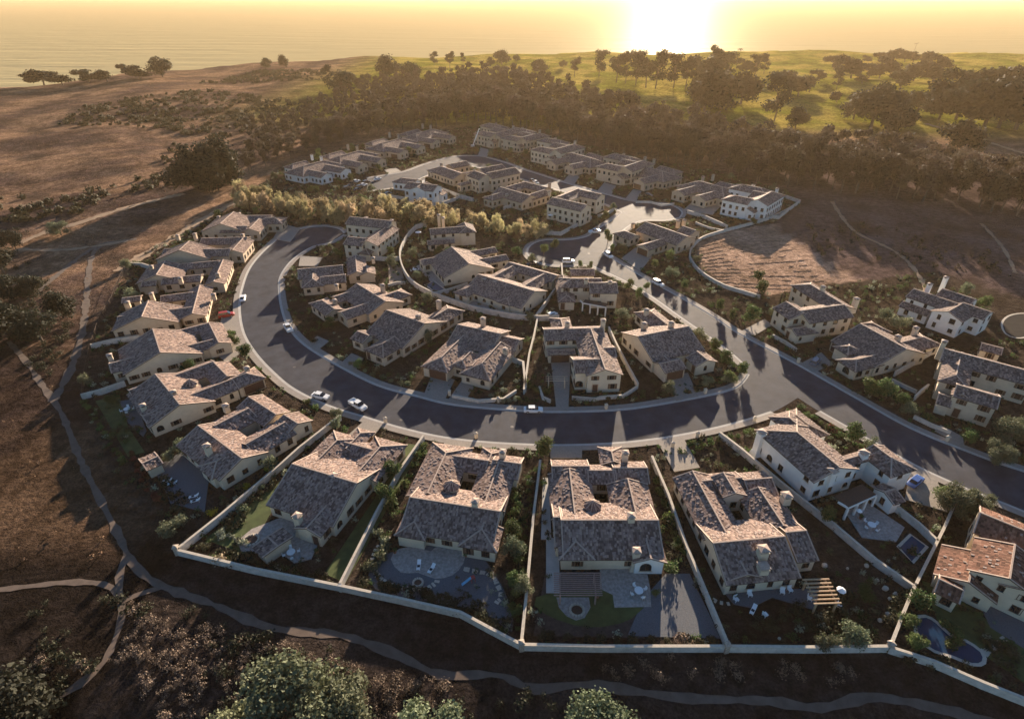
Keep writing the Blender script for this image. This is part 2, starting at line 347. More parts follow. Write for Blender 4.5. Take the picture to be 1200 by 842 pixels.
path('dirt_path',[(-20,693),(40,686),(80,682),(120,684),(138,695),(143,715),(138,740),(122,775),(95,800),(70,815)],1.3,DIRT,.055)
path('dirt_path',[(148,650),(140,675),(142,700)],1.2,DIRT,.06); path('dirt_path',[(143,705),(160,697),(192,687)],1.0,DIRT,.058)
path('dirt_path',[(62,468),(45,445),(32,425),(10,400)],1.6,DIRT,.062); path('dirt_path',[(62,470),(84,430),(98,380),(103,330),(108,300),(120,285)],2.2,DIRT,.064)
path('dirt_path',[(40,345),(70,320),(95,300),(120,286),(160,280)],2.2,DIRT,.066)
path('pale_track',[(18,286),(60,270),(90,262),(120,252),(150,243),(185,234),(216,227)],4.5,TRACK,.07)
path('pale_track',[(20,292),(70,293),(115,288),(150,282)],3.0,TRACK,.074)
path('pale_track',[(140,318),(170,298),(205,278),(240,256),(275,238),(300,232)],5,TRACK,.078)
path('pale_track',[(75,128+100),(110,215),(140,196)],0.1,TRACK,.02) if 0 else None
path('dirt_path',[(975,236),(985,252),(1003,272),(1040,290),(1060,303),(1078,325),(1088,350)],1.8,TRACK,.07)
path('dirt_path',[(1150,262),(1175,290),(1190,320)],1.5,TRACK,.07)
path('cart_path',[(860,158),(910,163),(950,168)],5,TRACK,.1); path('cart_path',[(1085,145),(1130,158),(1200,180)],4,TRACK,.1); path('cart_path',[(1080,180),(1110,190),(1130,200)],9,TRACK,.1)
for d in [[(400,447),(372,470),(430,493)]]: pass
DRV=[ # driveways: polygons in picture px, on the ground
 [(497,462),(521,469),(533,445),(507,437)],[(525,469),(543,473),(560,447),(545,441)],
 [(652,480),(666,482),(669,418),(645,418)],[(792,470),(818,465),(806,437),(785,440)],
 [(428,492),(449,497),(437,512),(408,510)],[(521,515),(553,519),(552,526),(520,522)],[(645,523),(682,523),(682,537),(645,537)],
 [(770,517),(800,512),(820,548),(790,553)],[(937,427),(953,437),(976,427),(962,413)],[(869,388),(883,394),(905,381),(896,374)],
 [(262,366),(279,372),(276,388),(255,388)],[(250,412),(277,392),(290,408),(266,426)],[(397,428),(415,437),(426,420),(412,414)],
 [(1068,545),(1098,562),(1110,600),(1060,585)],[(1095,505),(1130,524),(1128,512),(1102,498)],
 [(728,303),(750,318),(765,300),(745,290)],[(330,262),(352,268),(340,284),(320,280)],[(560,183),(570,185),(575,176),(563,173)],
 [(700,224),(716,229),(722,218),(708,214)],[(732,234),(745,237),(752,224),(742,222)],[(800,247),(835,252),(850,236),(812,236)],
 [(660,213),(672,217),(680,207),(668,203)],[(455,204),(470,201),(464,197),(450,199)],
 [(352,300),(378,302),(372,312),(350,312)],[(358,403),(370,412),(386,400),(372,394)]]
for i,d in enumerate(DRV): sheet('driveway',d,.155+.004*(i%3),PAVER)
# patios, lawns, gravel
sheet('lawn',[(380,672),(455,560),(478,520),(495,522),(405,683)],.09,LAWN); sheet('lawn',[(240,632),(395,512),(398,520),(318,600),(290,650)],.094,LAWN)
sheet('lawn',[(625,745),(640,665),(760,700),(755,748)],.09,MULCH); sheet('lawn',[(628,700),(640,720),(690,735),(740,725),(755,700),(700,690)],.11,LAWN,True)
sheet('gravel_yard',[(735,745),(755,700),(780,672),(808,672),(845,748)],.094,GRAVEL)
sheet('gravel_yard',[(440,690),(450,650),(545,640),(590,690),(600,740),(560,715)],.09,GRAVEL,True)
sheet('patio',[(458,655),(468,643),(490,641),(505,646),(525,630),(545,640),(543,660),(530,674),(510,678),(490,671),(470,671)],.13,PATIO,True)
sheet('patio',[(703,655),(755,655),(762,690),(763,711),(720,712),(718,697),(703,690)],.13,PATIO)
sheet('patio',[(652,700),(690,700),(692,712),(685,724),(675,727),(664,722),(655,712)],.134,PATIO)
sheet('patio',[(845,690),(890,690),(960,690),(955,715),(905,700),(880,712),(860,708)],.13,GRAVEL)
sheet('patio',[(295,620),(345,600),(372,640),(365,655),(345,660),(330,648),(300,648),(283,646),(278,634)],.13,PATIO)
sheet('patio',[(140,470),(158,468),(172,505),(168,512),(150,495)],.13,GRAVEL); sheet('patio',[(180,548),(212,530),(245,560),(240,600),(200,590)],.13,GRAVEL)
sheet('patio',[(990,600),(1015,588),(1060,618),(1050,635),(1010,630)],.13,PATIO); sheet('patio',[(1140,690),(1200,720),(1200,760),(1160,735)],.13,GRAVEL)
sheet('lawn',[(112,470),(140,462),(150,500),(170,530),(150,535)],.09,LAWN); sheet('lawn',[(1080,680),(1110,690),(1200,760),(1200,800),(1100,730)],.09,LAWN)
sheet('side_path',[(636,560),(643,560),(646,630),(655,632),(656,695),(640,695),(640,632),(634,632)],.16,CONC)
sheet('patio',[(487,312),(500,308),(525,330),(515,342),(500,325)],.13,PATIO); sheet('patio',[(540,345),(590,362),(570,366),(535,352)],.13,PATIO)
sheet('garden_terrace',[(455,310),(470,312),(474,330),(456,335)],.2,mat('terrace_stone',(.26,.19,.14),.9))
# furrows
fb=MB()
for k in range(13):
    a=np.array((809+k*2.,293+k*3.4)); bq=np.array((905+k*6,268+k*6.2)); n=60; j=0
    while j<n:
        ln=rng.integers(2,9); P=[]
        for q_ in range(j,min(n,j+ln)+1):
            q=G(a+(bq-a)*q_/n); P.append((q[0]+rng.normal(0,.35),q[1]+rng.normal(0,.3),.02))
        if rng.random()<.72:
            for q_ in range(len(P)-1): fb.tube(P[q_],P[q_+1],rng.uniform(.08,.2),rng.uniform(.08,.2),4)
        j+=ln
put('straw_wattles',fb,mat('straw',(.24,.16,.10),.95,.3,.5),label='rows of straw wattles laid across the bare field',category='erosion rows',kind='stuff')
# ---------------- houses ----------------
WIN={}
SHUT=mat('shutter_paint',(.12,.075,.05),.7,.2,2)
def win_mesh(wd,ht,arch=False,sh=False):
    k=(round(wd,1),round(ht,1),arch,sh)
    if k in WIN: return WIN[k]
    m=MB(); w2=wd/2; fr=.09
    if arch:
        def arc(r,y): return [(r*math.cos(a),y,ht-w2+r*math.sin(a)) for a in np.linspace(0,math.pi,9)]
        o=[(w2,0,0)]+arc(w2,0)+[(-w2,0,0)]
        m.poly([(p[0],-.02,p[2]) for p in o][::-1],1)
        of=[(w2,-.06,0)]+arc(w2,-.06)+[(-w2,-.06,0)]; inn=[(w2-fr,-.06,fr)]+arc(w2-fr,-.06)+[(-w2+fr,-.06,fr)]
        for i in range(len(of)-1): m.poly([of[i],inn[i],inn[i+1],of[i+1]],0); m.poly([of[i],of[i+1],(of[i+1][0],0,of[i+1][2]),(of[i][0],0,of[i][2])],0)
        m.box(0,-.04,0,.06,.05,ht-.1,0,0); m.box(0,-.09,-.12,wd+.3,.18,.12,0,2)
    else:
        m.poly([(-w2,-.015,0),(w2,-.015,0),(w2,-.015,ht),(-w2,-.015,ht)],1)
        for x in(-w2+fr/2,w2-fr/2): m.box(x,-.04,0,fr,.08,ht,0,0)
        for z in(0,ht-fr): m.box(0,-.042,z,wd-2*fr,.075,fr,0,0)
        m.box(0,-.035,fr,.05,.05,ht-2*fr,0,0); m.box(0,-.09,-.14,wd+.3,.18,.12,0,2)
    if sh:
        for x in(-w2-.3,w2+.3): m.box(x,-.04,0,.5,.07,ht,0,3)
    WIN[k]=m.mesh('window',[FRAME,GLASS,STUCCO[1],SHUT]); return WIN[k]
def gar_mesh():
    if 'g' in WIN: return WIN['g']
    m=MB(); m.box(0,-.03,0,4.9,.06,2.4,0,0)
    for i in range(6):
        for j in range(4): m.box(-2.04+.816*i,-.075,.06+.59*j,.72,.03,.5,0,0)
    for x in(-2.6,2.6): m.box(x,-.06,0,.3,.16,2.7,0,1)
    m.box(0,-.06,2.42,4.9,.16,.28,0,1)
    WIN['g']=m.mesh('garage_door',[DOORM,STUCCO[2]]); return WIN['g']
def door_mesh():
    if 'd' in WIN: return WIN['d']
    m=MB(); m.box(0,-.03,0,1.3,.06,2.3,0,0); m.box(-.34,-.07,.2,.45,.03,1.9,0,0); m.box(.34,-.07,.2,.45,.03,1.9,0,0)
    for x in(-.75,.75): m.box(x,-.06,0,.2,.14,2.5,0,1)
    m.box(0,-.06,2.31,1.3,.14,.19,0,1)
    WIN['d']=m.mesh('door',[DOORM,STUCCO[2]]); return WIN['d']
CAM=np.array((0,0,H))
HB={}
class Blk: pass
def mkblk(spec,th):
    ze,a,r1,r2,ends=spec[:5]; o=spec[5] if len(spec)>5 else {}
    p=o.get('p',.38); hw=a if not isinstance(a,tuple) else 4.
    gq=G(r1,ze); far_=math.hypot(*gq)>235
    if far_: ze*=1.25; hw*=1.3
    for _ in range(10):
        zr=ze+p*hw; R1=G(r1,zr);R2=G(r2,zr); d=R2-R1; L=np.linalg.norm(d); ang=math.atan2(d[1],d[0])
        if th is not None and not o.get('free'):
            k=round((ang-th)/(math.pi/2)); ang=th+k*math.pi/2
        u=np.array((math.cos(ang),math.sin(ang))); n=np.array((-u[1],u[0])); c=(R1+R2)/2; L=abs(np.dot(d,u))
        if isinstance(a,tuple): hw=min(9.5,max(1.5,abs(np.dot(G(a,ze)-c,n))))
    b=Blk(); b.ze=ze;b.zr=ze+p*hw;b.c=c;b.u=u;b.n=n;b.L=max(L,.3);b.hw=hw;b.p=p;b.ends=ends;b.ang=ang;b.o=o
    b.s0=-b.L/2-(hw if ends[0]=='h' else 0); b.s1=b.L/2+(hw if ends[1]=='h' else 0)
    return b
def W3(b,s,t,z): q=b.c+b.u*s+b.n*t; return (q[0],q[1],z)
def roofpts(b,ins,dz,gi):
    # perimeter / ridge points of a roof solid inset horizontally by ins
    s0=b.s0+(ins if b.ends[0]=='h' else gi); s1=b.s1-(ins if b.ends[1]=='h' else gi); t=b.hw-ins; ze=b.ze+b.p*ins+dz
    ra=-b.L/2+(0 if b.ends[0]=='h' else gi); rb=b.L/2-(0 if b.ends[1]=='h' else gi)
    return [W3(b,s0,-t,ze),W3(b,s1,-t,ze),W3(b,s1,t,ze),W3(b,s0,t,ze),W3(b,ra,0,b.zr+dz),W3(b,rb,0,b.zr+dz)]
def in_blk(b,x,y,m=0.):
    d=np.array((x,y))-b.c; s=np.dot(d,b.u); t=np.dot(d,b.n)
    return b.s0+.2-m<s<b.s1-.2+m and abs(t)<b.hw-.3+m
def faceuv(P):
    P=[np.array(p) for p in P]; n=np.cross(P[1]-P[0],P[2]-P[0]); n/=np.linalg.norm(n)+1e-9
    if n[2]<0:n=-n
    e=np.cross((0,0,1.),n); e/=np.linalg.norm(e)+1e-9; s=np.cross(n,e)
    return [(float(np.dot(p,e)),float(np.dot(p,s))) for p in P],n,e,s
def house(label,cat,blocks,chim=(),gar=(),doors=(),wall=1,tile=None,arch=(),detail=1,win=1):
    tile=tile or (TILE_A if wall!=3 else TILE_B)
    B=[];th=None
    for i,sp in enumerate(blocks):
        b=mkblk(sp,th); b.ze+=.011*i; b.zr+=.011*i
        if th is None: th=b.ang
        B.append(b)
    c0=B[0].c; root=empty('house',(float(c0[0]),float(c0[1]),0),0,label=label,category=cat,group='tile-roofed houses of the development')
    dist=math.hypot(*c0)
    for b in B:
        wmb=MB(); P=roofpts(b,.5,-.16,.35); Bt=[(p[0],p[1],0.) for p in P[:4]]
        if b.o.get('z0'): Bt=[(p[0],p[1],b.o['z0']) for p in P[:4]]
        wm_=b.o.get('wm',wall)
        for i,j in((0,1),(2,3)): wmb.poly([Bt[i],Bt[j],P[j],P[i]])
        wmb.poly([Bt[1],Bt[2],P[2],P[5],P[1]]) if b.ends[1]!='h' else wmb.poly([Bt[1],Bt[2],P[2],P[1]])
        wmb.poly([Bt[3],Bt[0],P[0],P[4],P[3]]) if b.ends[0]!='h' else wmb.poly([Bt[3],Bt[0],P[0],P[3]])
        wmb.poly([P[0],P[1],P[5],P[4]]); wmb.poly([P[2],P[3],P[4],P[5]])
        if b.ends[1]=='h': wmb.poly([P[1],P[2],P[5]])
        if b.ends[0]=='h': wmb.poly([P[3],P[0],P[4]])
        wo=part('wall',wmb,STUCCO[wm_] if wm_<4 else STONE,root)
        # roof
        T=roofpts(b,0,0,0); U=roofpts(b,0,-.15,0); r=MB()
        tf=[[T[0],T[1],T[5],T[4]],[T[2],T[3],T[4],T[5]]]
        if b.ends[1]=='h': tf.append([T[1],T[2],T[5]])
        if b.ends[0]=='h': tf.append([T[3],T[0],T[4]])
        for f in tf: r.poly(f,0,faceuv(f)[0])
        r.poly([U[4],U[5],U[1],U[0]],1); r.poly([U[5],U[4],U[3],U[2]],1)
        if b.ends[1]=='h': r.poly([U[5],U[2],U[1]],1)
        if b.ends[0]=='h': r.poly([U[4],U[0],U[3]],1)
        rim=[0,1]+([5] if b.ends[1]!='h' else [])+[2,3]+([4] if b.ends[0]!='h' else [])
        for i in range(len(rim)):
            a,c_=rim[i],rim[(i+1)%len(rim)]; r.poly([U[a],U[c_],T[c_],T[a]],1)
        ro=part('roof',r,[tile,WOODD],root)
        rc=MB(); k=.26 if dist<240 else .34
        segs=[(4,5)]
        segs+=[(0,4),(3,4)] if b.ends[0]=='h' else []
        segs+=[(1,5),(2,5)] if b.ends[1]=='h' else []
        for i,j in segs: rc.beam(np.array(T[i])+(0,0,.05),np.array(T[j])+(0,0,.05),k,.16)
        for e_,ids in((0,(0,4,3)),(1,(1,5,2))):
            if b.ends[e_]=='g':
                for i,j in((ids[0],ids[1]),(ids[2],ids[1])):
                    off=np.array(list(b.u*(.12 if e_==0 else -.12))+[.04]); rc.beam(np.array(T[i])+off,np.array(T[j])+off,.22,.13)
        sub('ridge_tiles',rc,RIDGE,ro,root,kind='stuff')
        if dist<215:
            bt=MB()
            for f in tf:
                uv,n,e,s_=faceuv(f); us_=[q[0] for q in uv];vs=[q[1] for q in uv]; o0=np.array(f[0]); 
                area=(max(us_)-min(us_))*(max(vs)-min(vs)); cnt=int(area*(.95 if dist<150 else .6)*(.35 if tile is TILE_C else 1))
                pu=np.array(uv)
                for _ in range(cnt):
                    gu=(math.floor(random.uniform(min(us_),max(us_))/.36)+.5)*.36; gv=(math.floor(random.uniform(min(vs),max(vs))/.46)+.5)*.46
                    ok=True; sg=None
                    for q in range(len(uv)):
                        a,c_=pu[q],pu[(q+1)%len(uv)]; cr=(c_[0]-a[0])*(gv-a[1])-(c_[1]-a[1])*(gu-a[0])
                        d_=cr/(math.hypot(*(c_-a))+1e-9)
                        if sg is None: sg=1 if cr>0 else -1
                        if d_*sg<.35: ok=False;break
                    if not ok: continue
                    p=o0+e*(gu-uv[0][0])+s_*(gv-uv[0][1])
                    if any(b2 is not b and in_blk(b2,p[0],p[1]) and (b2.ze+b2.p*(b2.hw-abs(np.dot(p[:2]-b2.c,b2.n))))>p[2]+.1 for b2 in B): continue
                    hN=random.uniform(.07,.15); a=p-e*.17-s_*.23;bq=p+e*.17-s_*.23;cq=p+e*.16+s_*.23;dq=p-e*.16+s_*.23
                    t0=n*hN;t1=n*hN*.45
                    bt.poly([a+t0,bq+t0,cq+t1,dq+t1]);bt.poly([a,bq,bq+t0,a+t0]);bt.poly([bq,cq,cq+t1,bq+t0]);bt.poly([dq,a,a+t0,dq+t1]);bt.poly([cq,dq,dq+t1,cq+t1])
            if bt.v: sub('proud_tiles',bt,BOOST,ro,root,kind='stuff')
    # openings
    G_=[np.array(G(g,1.2)) for g in gar]; D_=[np.array(G(g,1.2)) for g in doors]; A_=[np.array(G(g,1.5)) for g in arch]
    sites=[]
    for b in B:
        s0=b.s0+(.5 if b.ends[0]=='h' else .35); s1=b.s1-(.5 if b.ends[1]=='h' else .35); t=b.hw-.5
        for (o_,dr,L,nn) in(((s0,-t),(1,0),s1-s0,(0,-1)),((s1,-t),(0,1),2*t,(1,0)),((s1,t),(-1,0),s1-s0,(0,1)),((s0,t),(0,-1),2*t,(-1,0))):
            nw=b.u*nn[0]+b.n*nn[1]; dw=b.u*dr[0]+b.n*dr[1]; ow=b.c+b.u*o_[0]+b.n*o_[1]; sites.append((b,ow,dw,L,nw,o_))
    used=[]
    def near(pt,mesh,nm,z):
        best=None
        for (b,ow,dw,L,nw,_) in sites:
            if L<2 : continue
            s=min(max(np.dot(pt-ow,dw),min(L/2,2.7 if nm=='garage_door' else 1)),max(L/2,L-(2.7 if nm=='garage_door' else 1))); q=ow+dw*s; d=np.linalg.norm(q-pt)
            if np.dot(nw,-q)<0: d+=8
            if best is None or d<best[0]: best=(d,q,nw,b)
        d,q,nw,b=best; q=q+nw*.02; loc=(q[0]-c0[0],q[1]-c0[1],z); used.append((q,3.6 if nm=='garage_door' else 1.6))
        link(nm,mesh,root,loc,math.atan2(nw[1],nw[0])+math.pi/2)
    for g in G_: near(g,gar_mesh(),'garage_door',.16)
    for g in D_: near(g,door_mesh(),'door',.16)
    for g in A_: near(g,win_mesh(2.0,1.9,True),'window',.8)
    if win:
        R=random.Random(int(abs(c0[0]*13+c0[1]*7))); SHR=R.random()<.5 and dist<230
        for (b,ow,dw,L,nw,_) in sites:
            mid=ow+dw*L/2
            if np.dot(nw,-mid)/np.linalg.norm(mid)<-.15: continue
            k=int(L//(3.0 if dist<230 else 2.8)); 
            if L<2.6: continue
            k=max(1,k)
            for fl,zz in enumerate((1.0,3.75) if b.ze>4.6 else ((.95,))):
                if b.ze<2.4: continue
                for i in range(k):
                    if R.random()<.12: continue
                    q=ow+dw*(L*(i+.5)/k+R.uniform(-.3,.3))
                    tst=q+nw*.5
                    if any(b2 is not b and in_blk(b2,*tst,m=.2) and not (fl and b2.ze<4.6) for b2 in B): continue
                    if fl==0 and any(np.linalg.norm(q-uu)<rr for uu,rr in used): continue
                    wd,ht=R.choice(((1.2,1.5),(1.5,1.5),(.9,1.5),(1.2,1.2),(.9,1.2))) if dist<230 else (1.2,1.5)
                    ar=(fl==0 and R.random()<.12)
                    if zz+ht>b.ze-.1: ht=1.2; zz=b.ze-1.45
                    q2=q+nw*.01; link('window',win_mesh(wd,ht,ar,(not ar) and wd<1.3 and SHR),root,(q2[0]-c0[0],q2[1]-c0[1],zz),math.atan2(nw[1],nw[0])+math.pi/2)
    for ch in chim:
        px,z=ch[0],ch[1]; wd=ch[2] if len(ch)>2 else 1.15
        q=G(px,z-.4); m=MB(); zb=0 if len(ch)>3 else min(z-2.2,3.2)
        m.box(q[0],q[1],zb,wd*(1.5 if len(ch)>3 else 1),wd*(1.5 if len(ch)>3 else 1),1.2 if len(ch)>3 else .8,th,0,.72 if len(ch)>3 else 1) 
        m.box(q[0],q[1],zb+(1.19 if len(ch)>3 else .79),wd,wd*.95,z-.75-zb-(1.19 if len(ch)>3 else .79),th); m.box(q[0],q[1],z-.76,wd+.16,wd+.12,.12,th)
        cO=part('chimney',m,STUCCO[wall] if wall<4 else STONE,root)
        m=MB(); m.box(q[0],q[1],z-.64,wd*.62,wd*.62,.36,th,1)
        for a in(-1,1):
            for b_ in(-1,1):
                dx,dy=a*wd*.38,b_*wd*.38; m.box(q[0]+dx*math.cos(th)-dy*math.sin(th),q[1]+dx*math.sin(th)+dy*math.cos(th),z-.64,.2,.2,.38,th,0)
        m.box(q[0],q[1],z-.27,wd+.3,wd+.26,.09,th,2); m.box(q[0],q[1],z-.18,wd+.26,wd+.22,.24,th,2,.15)
        sub('chimney_cap',m,[STUCCO[wall] if wall<4 else STONE,WOODD,RIDGE],cO,root)
    HB[label]=(root,B,th)
    return root,B
def turret(root,px,ze,r=1.7):
    zt=ze+1.25; q=G(px,zt); w_=MB(); rf=MB(); n=10
    w_.tube((q[0],q[1],2.5),(q[0],q[1],ze),r*.85,r*.85,n); A=[(q[0]+r*math.cos(2*math.pi*k/n),q[1]+r*math.sin(2*math.pi*k/n),ze-.02) for k in range(n)]
    for k in range(n): f=[A[k],A[(k+1)%n],(q[0],q[1],zt)]; rf.poly(f,0,faceuv(f)[0])
    rf.poly(A[::-1],1); part('turret_wall',w_,STUCCO[1],root); ro=part('turret_roof',rf,[MATS['roof_tile_mixed'],WOODD],root)
    rc=MB()
    for k in range(n): rc.beam(np.array(A[k])+(0,0,.03),(q[0],q[1],zt+.03),.13,.1)
    sub('ridge_tiles',rc,RIDGE,ro,root,kind='stuff')
HS=[]
def h(*a,**k): r=house(*a,**k); HS.append(r); return r
# --- bottom row ---
R1,_=h('large house in the walled corner lot with a round fire pit and striped lawn','house',[
 (3,(306,590),(342,543),(419,566),'gg'),(3,4.0,(393,515),(374,540),'hg'),(3,4.0,(442,522),(424,554),'hg'),(2.9,2.8,(398,518),(440,526),'gg'),
 (2.95,2.9,(360,620),(387,585),'gg'),(2.95,2.2,(410,527),(418,506),'gh')],
 chim=[((391,557),6.4),((348,604),5.4,1.2,1)],doors=[(365,640)],gar=[(440,515)],wall=1,tile=TILE_A)
R2,_=h('large house with kidney-shaped paved patio, two white loungers and a stepping-stone ring behind','house',[
 (3,(535,634),(480,582),(587,599),'gg'),(3,(485,562),(521,530),(503,578),'hg'),(3,(597,580),(583,541),(570,590),'gg'),(3,3.4,(577,539),(611,543),'gg'),
 (2.95,3.0,(525,534),(573,539),'gg'),(2.9,2.6,(573,531),(576,541),'hg'),(2.95,2.9,(485,611),(491,601),'hg'),(3,3.5,(565,620),(568,609),'hg')],
 chim=[((557,587),6.8),((589,529),5.8)],wall=1,arch=[(475,628)])
turret(R2,(529,563),4.3)
R3,_=h('large house with slatted brown pergola and white arched-window wing on its yard side','house',[
 (3,(700,656),(657,609),(772,609),'gg'),(3,(643,572),(668,548),(673,602),'gg'),(3,(764,585),(737,560),(744,602),'gg'),(3,3.3,(646,546),(691,546),'gg'),
 (3,3.3,(718,548),(759,548),'gg'),(2.9,2.9,(688,551),(722,551),'gg'),(2.9,2.6,(717,529),(719,541),'hg'),(2.95,3.1,(674,634),(674,622),'hg'),
 (3.05,2.9,(762,655),(757,627),'gg',dict(wm=0)),(2.9,5.2,(648,606),(660,606),'gg')],
 chim=[((746,645),5.0,1.2,1),((740,604),7.0),((733,530),5.8)],wall=1,arch=[(757,667)],tile=TILE_A)
turret(R3,(695,586),4.3)
R4,_=h('large stone and cream house with six-beam timber pergola and boulders in its dark yard','house',[
 (3,(901,681),(835,636),(920,628),'gg'),(3,(800,584),(813,551),(849,624),'gg'),(3,4.0,(888,570),(919,616),'gg'),(3,3.4,(871,562),(905,560),'gg'),
 (4.1,2.4,(848,553),(862,578),'gg'),(2.9,3.0,(822,563),(871,560),'gg'),(3,(960,657),(920,624),(945,621),'gg'),(2.95,3.2,(875,674),(863,646),'gg')],
 chim=[((922,580),5.6,1.5),((895,643),6.6,1.5),((895,663),5.2,1.5)],wall=1,gar=[(795,552)])
R5,_=h('white two-storey house with rooftop chimneys by the road junction','house',[
 (5.3,(925,540),(934,506),(985,548),'hg'),(5.31,(1005,540),(985,548),(1022,521),'gg'),(5.2,2.9,(930,488),(931,500),'hg',dict(p=.36)),(5.25,3.4,(1022,521),(1046,536),'gh'),
 (2.9,3.2,(931,487),(950,497),'hh'),(2.9,2.6,(1030,572),(1056,577),'gg')],
 chim=[((893,506),6.6,1.4,1),((976,551),7.2,1.4),((1013,530),7.2,1.4)],wall=0,tile=TILE_B)
R6,_=h('cream two-storey house with red-brown tiles beside the kidney swimming pool','house',[
 (5.3,(1150,628),(1148,600),(1232,634),'gg'),(5.3,5,(1176,675),(1196,640),'gg'),(2.9,4.4,(1128,679),(1150,648),'gg'),(2.9,2.4,(1100,676),(1130,694),'gg'),(5.2,3.4,(1200,690),(1215,660),'gg')],
 chim=[],wall=1,tile=TILE_C)
# --- left row ---
R7,_=h('courtyard house with yellow flowering shrubs along its white side wall on the left curve','house',[
 (3,(228,540),(232,498),(284,537),'gg'),(3,3.7,(252,500),(291,477),'gg'),(3,3.5,(290,465),(325,485),'gg'),(3,3.8,(289,522),(333,493),'gg'),(3,3.7,(332,486),(350,496),'gg'),(2.95,3.0,(255,541),(266,532),'hg')],
 chim=[((242,522),6.6),((264,475),4.6)],wall=1)
R8,_=h('courtyard house with small turret roof and green hedge-lined lawn at its left end','house',[
 (3,(160,480),(182,438),(211,474),'gg'),(3,3.6,(197,441),(253,424),'gg'),(3,3.6,(251,424),(266,441),'gg'),(3,3.5,(220,465),(272,443),'gg'),(3,3.4,(270,443),(289,438),'gh'),(2.95,2.4,(166,487),(192,479),'gg'),(2.95,2.2,(150,457),(166,453),'gg')],
 chim=[((203,459),6.4),((167,475),5.0),((289,431),5.0)],wall=1,gar=[(300,455)])
turret(R8,(222,444),4.2)
R9,_=h('long house with white gable side wall and outdoor fireplace at the left perimeter fence','house',[
 (3,(137,408),(179,385),(188,413),'gg'),(3,3.0,(203,390),(246,377),'gg'),(3,2.8,(215,407),(250,397),'gg'),(3,3.3,(247,377),(254,402),'gg'),(2.9,2.6,(250,395),(263,398),'gg'),(2.95,3.2,(127,426),(166,417),'gg')],
 chim=[((128,416),5.0),((178,398),6.4)],wall=1)
R10,_=h('sunlit-roofed house on the left row in front of the driveway with the red car','house',[
 (3,(143,362),(174,352),(166,371),'gg'),(3,2.9,(188,347),(226,342),'gg'),(3,3.1,(182,365),(226,360),'gg'),(3,3.6,(232,334),(228,367),'gg'),(2.9,2.2,(143,349),(165,347),'gg'),(2.9,2.0,(137,372),(150,369),'gg')],
 chim=[((177,344),6.2),((149,354),5.0),((250,345),5.2)],wall=2,detail=0)
R11,_=h('tan left-row house with long slanting ridges level with the parked white car','house',[
 (3,(163,327),(194,305),(183,322),'gg'),(3,2.9,(207,309),(257,306),'gg'),(3,3.0,(190,326),(236,322),'gg'),(3,3.2,(262,304),(250,330),'gg'),(2.9,2.3,(165,332),(185,327),'gg')],
 chim=[((177,312),5.8),((211,326),5.6),((255,321),5.4)],wall=2)
R12,_=h('tan left-row house with a lit arch gable, two along from the cul-de-sac','house',[
 (3,(190,296),(222,282),(210,293),'gg'),(3,2.9,(236,279),(290,278),'gg'),(3,2.9,(216,292),(270,292),'gg'),(3,2.8,(286,278),(272,293),'gg'),(2.9,2,(192,292),(203,291),'gg')],
 chim=[((208,276),5.2),((228,274),6.4),((284,275),5.4)],wall=2)
R13,_=h('farthest house of the left row, next to the cul-de-sac top and golden trees','house',[
 (3,(246,262),(274,248),(258,262),'gg'),(3,2.9,(284,252),(318,253),'gg'),(3,2.8,(260,265),(290,265),'gg'),(3,3,(306,256),(290,268),'gg'),(2.95,3,(312,255),(322,255),'hh')],
 chim=[((256,254),5.4),((280,250),6)],wall=2)
# --- inner ring ---
h('single-storey house with a big dark slate-like roof slope left of the three driveways','house',[
 (3,(465,410),(453,363),(498,379),'gg'),(3,3.8,(448,402),(463,394),'hg'),(2.95,3.0,(418,388),(434,393),'gg'),(3,3.6,(524,361),(507,373),'hg')],
 chim=[((490,370),7.2),((514,353),6.2)],wall=3,doors=[(435,415)])
h('single-storey house with two front hip wings around a small entry and paired driveways','house',[
 (3,(562,412),(536,380),(587,391),'gg'),(3,(508,415),(518,419),(543,392),'hg'),(3,(577,444),(566,426),(586,400),'hg'),(2.95,3.2,(587,394),(610,398),'gg'),(3.2,2.3,(549,424),(545,409),'hg'),(2.9,2.6,(551,428),(560,424),'gg')],
 chim=[((566,373),7),((592,409),5.4,1.1,1)],gar=[(518,437)],doors=[(537,430)],wall=3,tile=TILE_A)
h('two-storey house with twin arched windows beside a long paved driveway mid-curve','house',[
 (5.3,(660,399),(637,386),(707,384),'gg'),(5.2,4.6,(693,385),(709,433),'gg'),(5.25,(690,437),(671,421),(707,421),'gg'),(2.9,3,(706,431),(726,438),'gg'),(2.6,1.7,(641,410),(674,410),'gg'),(3.6,3,(657,374),(660,384),'hg'),(5.1,3,(707,405),(722,410),'gg')],
 chim=[((707,375),8.6),((665,378),7.8)],gar=[(657,423)],doors=[(697,455)],arch=[(667,452),(676,452)],wall=1,tile=TILE_A)
h('house on the road corner with palms-and-shrubs hedge, its ridge sunlit along the back','house',[
 (3.6,(765,424),(747,394),(807,382),'gg'),(3,3.0,(772,426),(798,421),'gg'),(3,3.4,(808,413),(838,420),'gg'),(3,2.4,(770,410),(786,424),'gg'),(3.2,3.6,(764,365),(780,380),'hg')],
 chim=[((755,379),6.4),((787,378),7.6),((758,363),6)],gar=[(793,440)],doors=[(812,438)],wall=1,tile=TILE_A)
h('courtyard house inside the curved garden wall, patio seating on its near side','house',[
 (3,(583,353),(560,321),(627,341),'gg'),(3,3.3,(577,324),(602,312),'gg'),(3,3.3,(596,307),(653,323),'gg'),(3,3.4,(611,335),(640,321),'gg'),(2.95,3,(543,337),(566,329),'hg'),(2.95,2.6,(597,350),(605,341),'hg')],
 chim=[((568,327),5.8),((580,330),5.8)],wall=1)
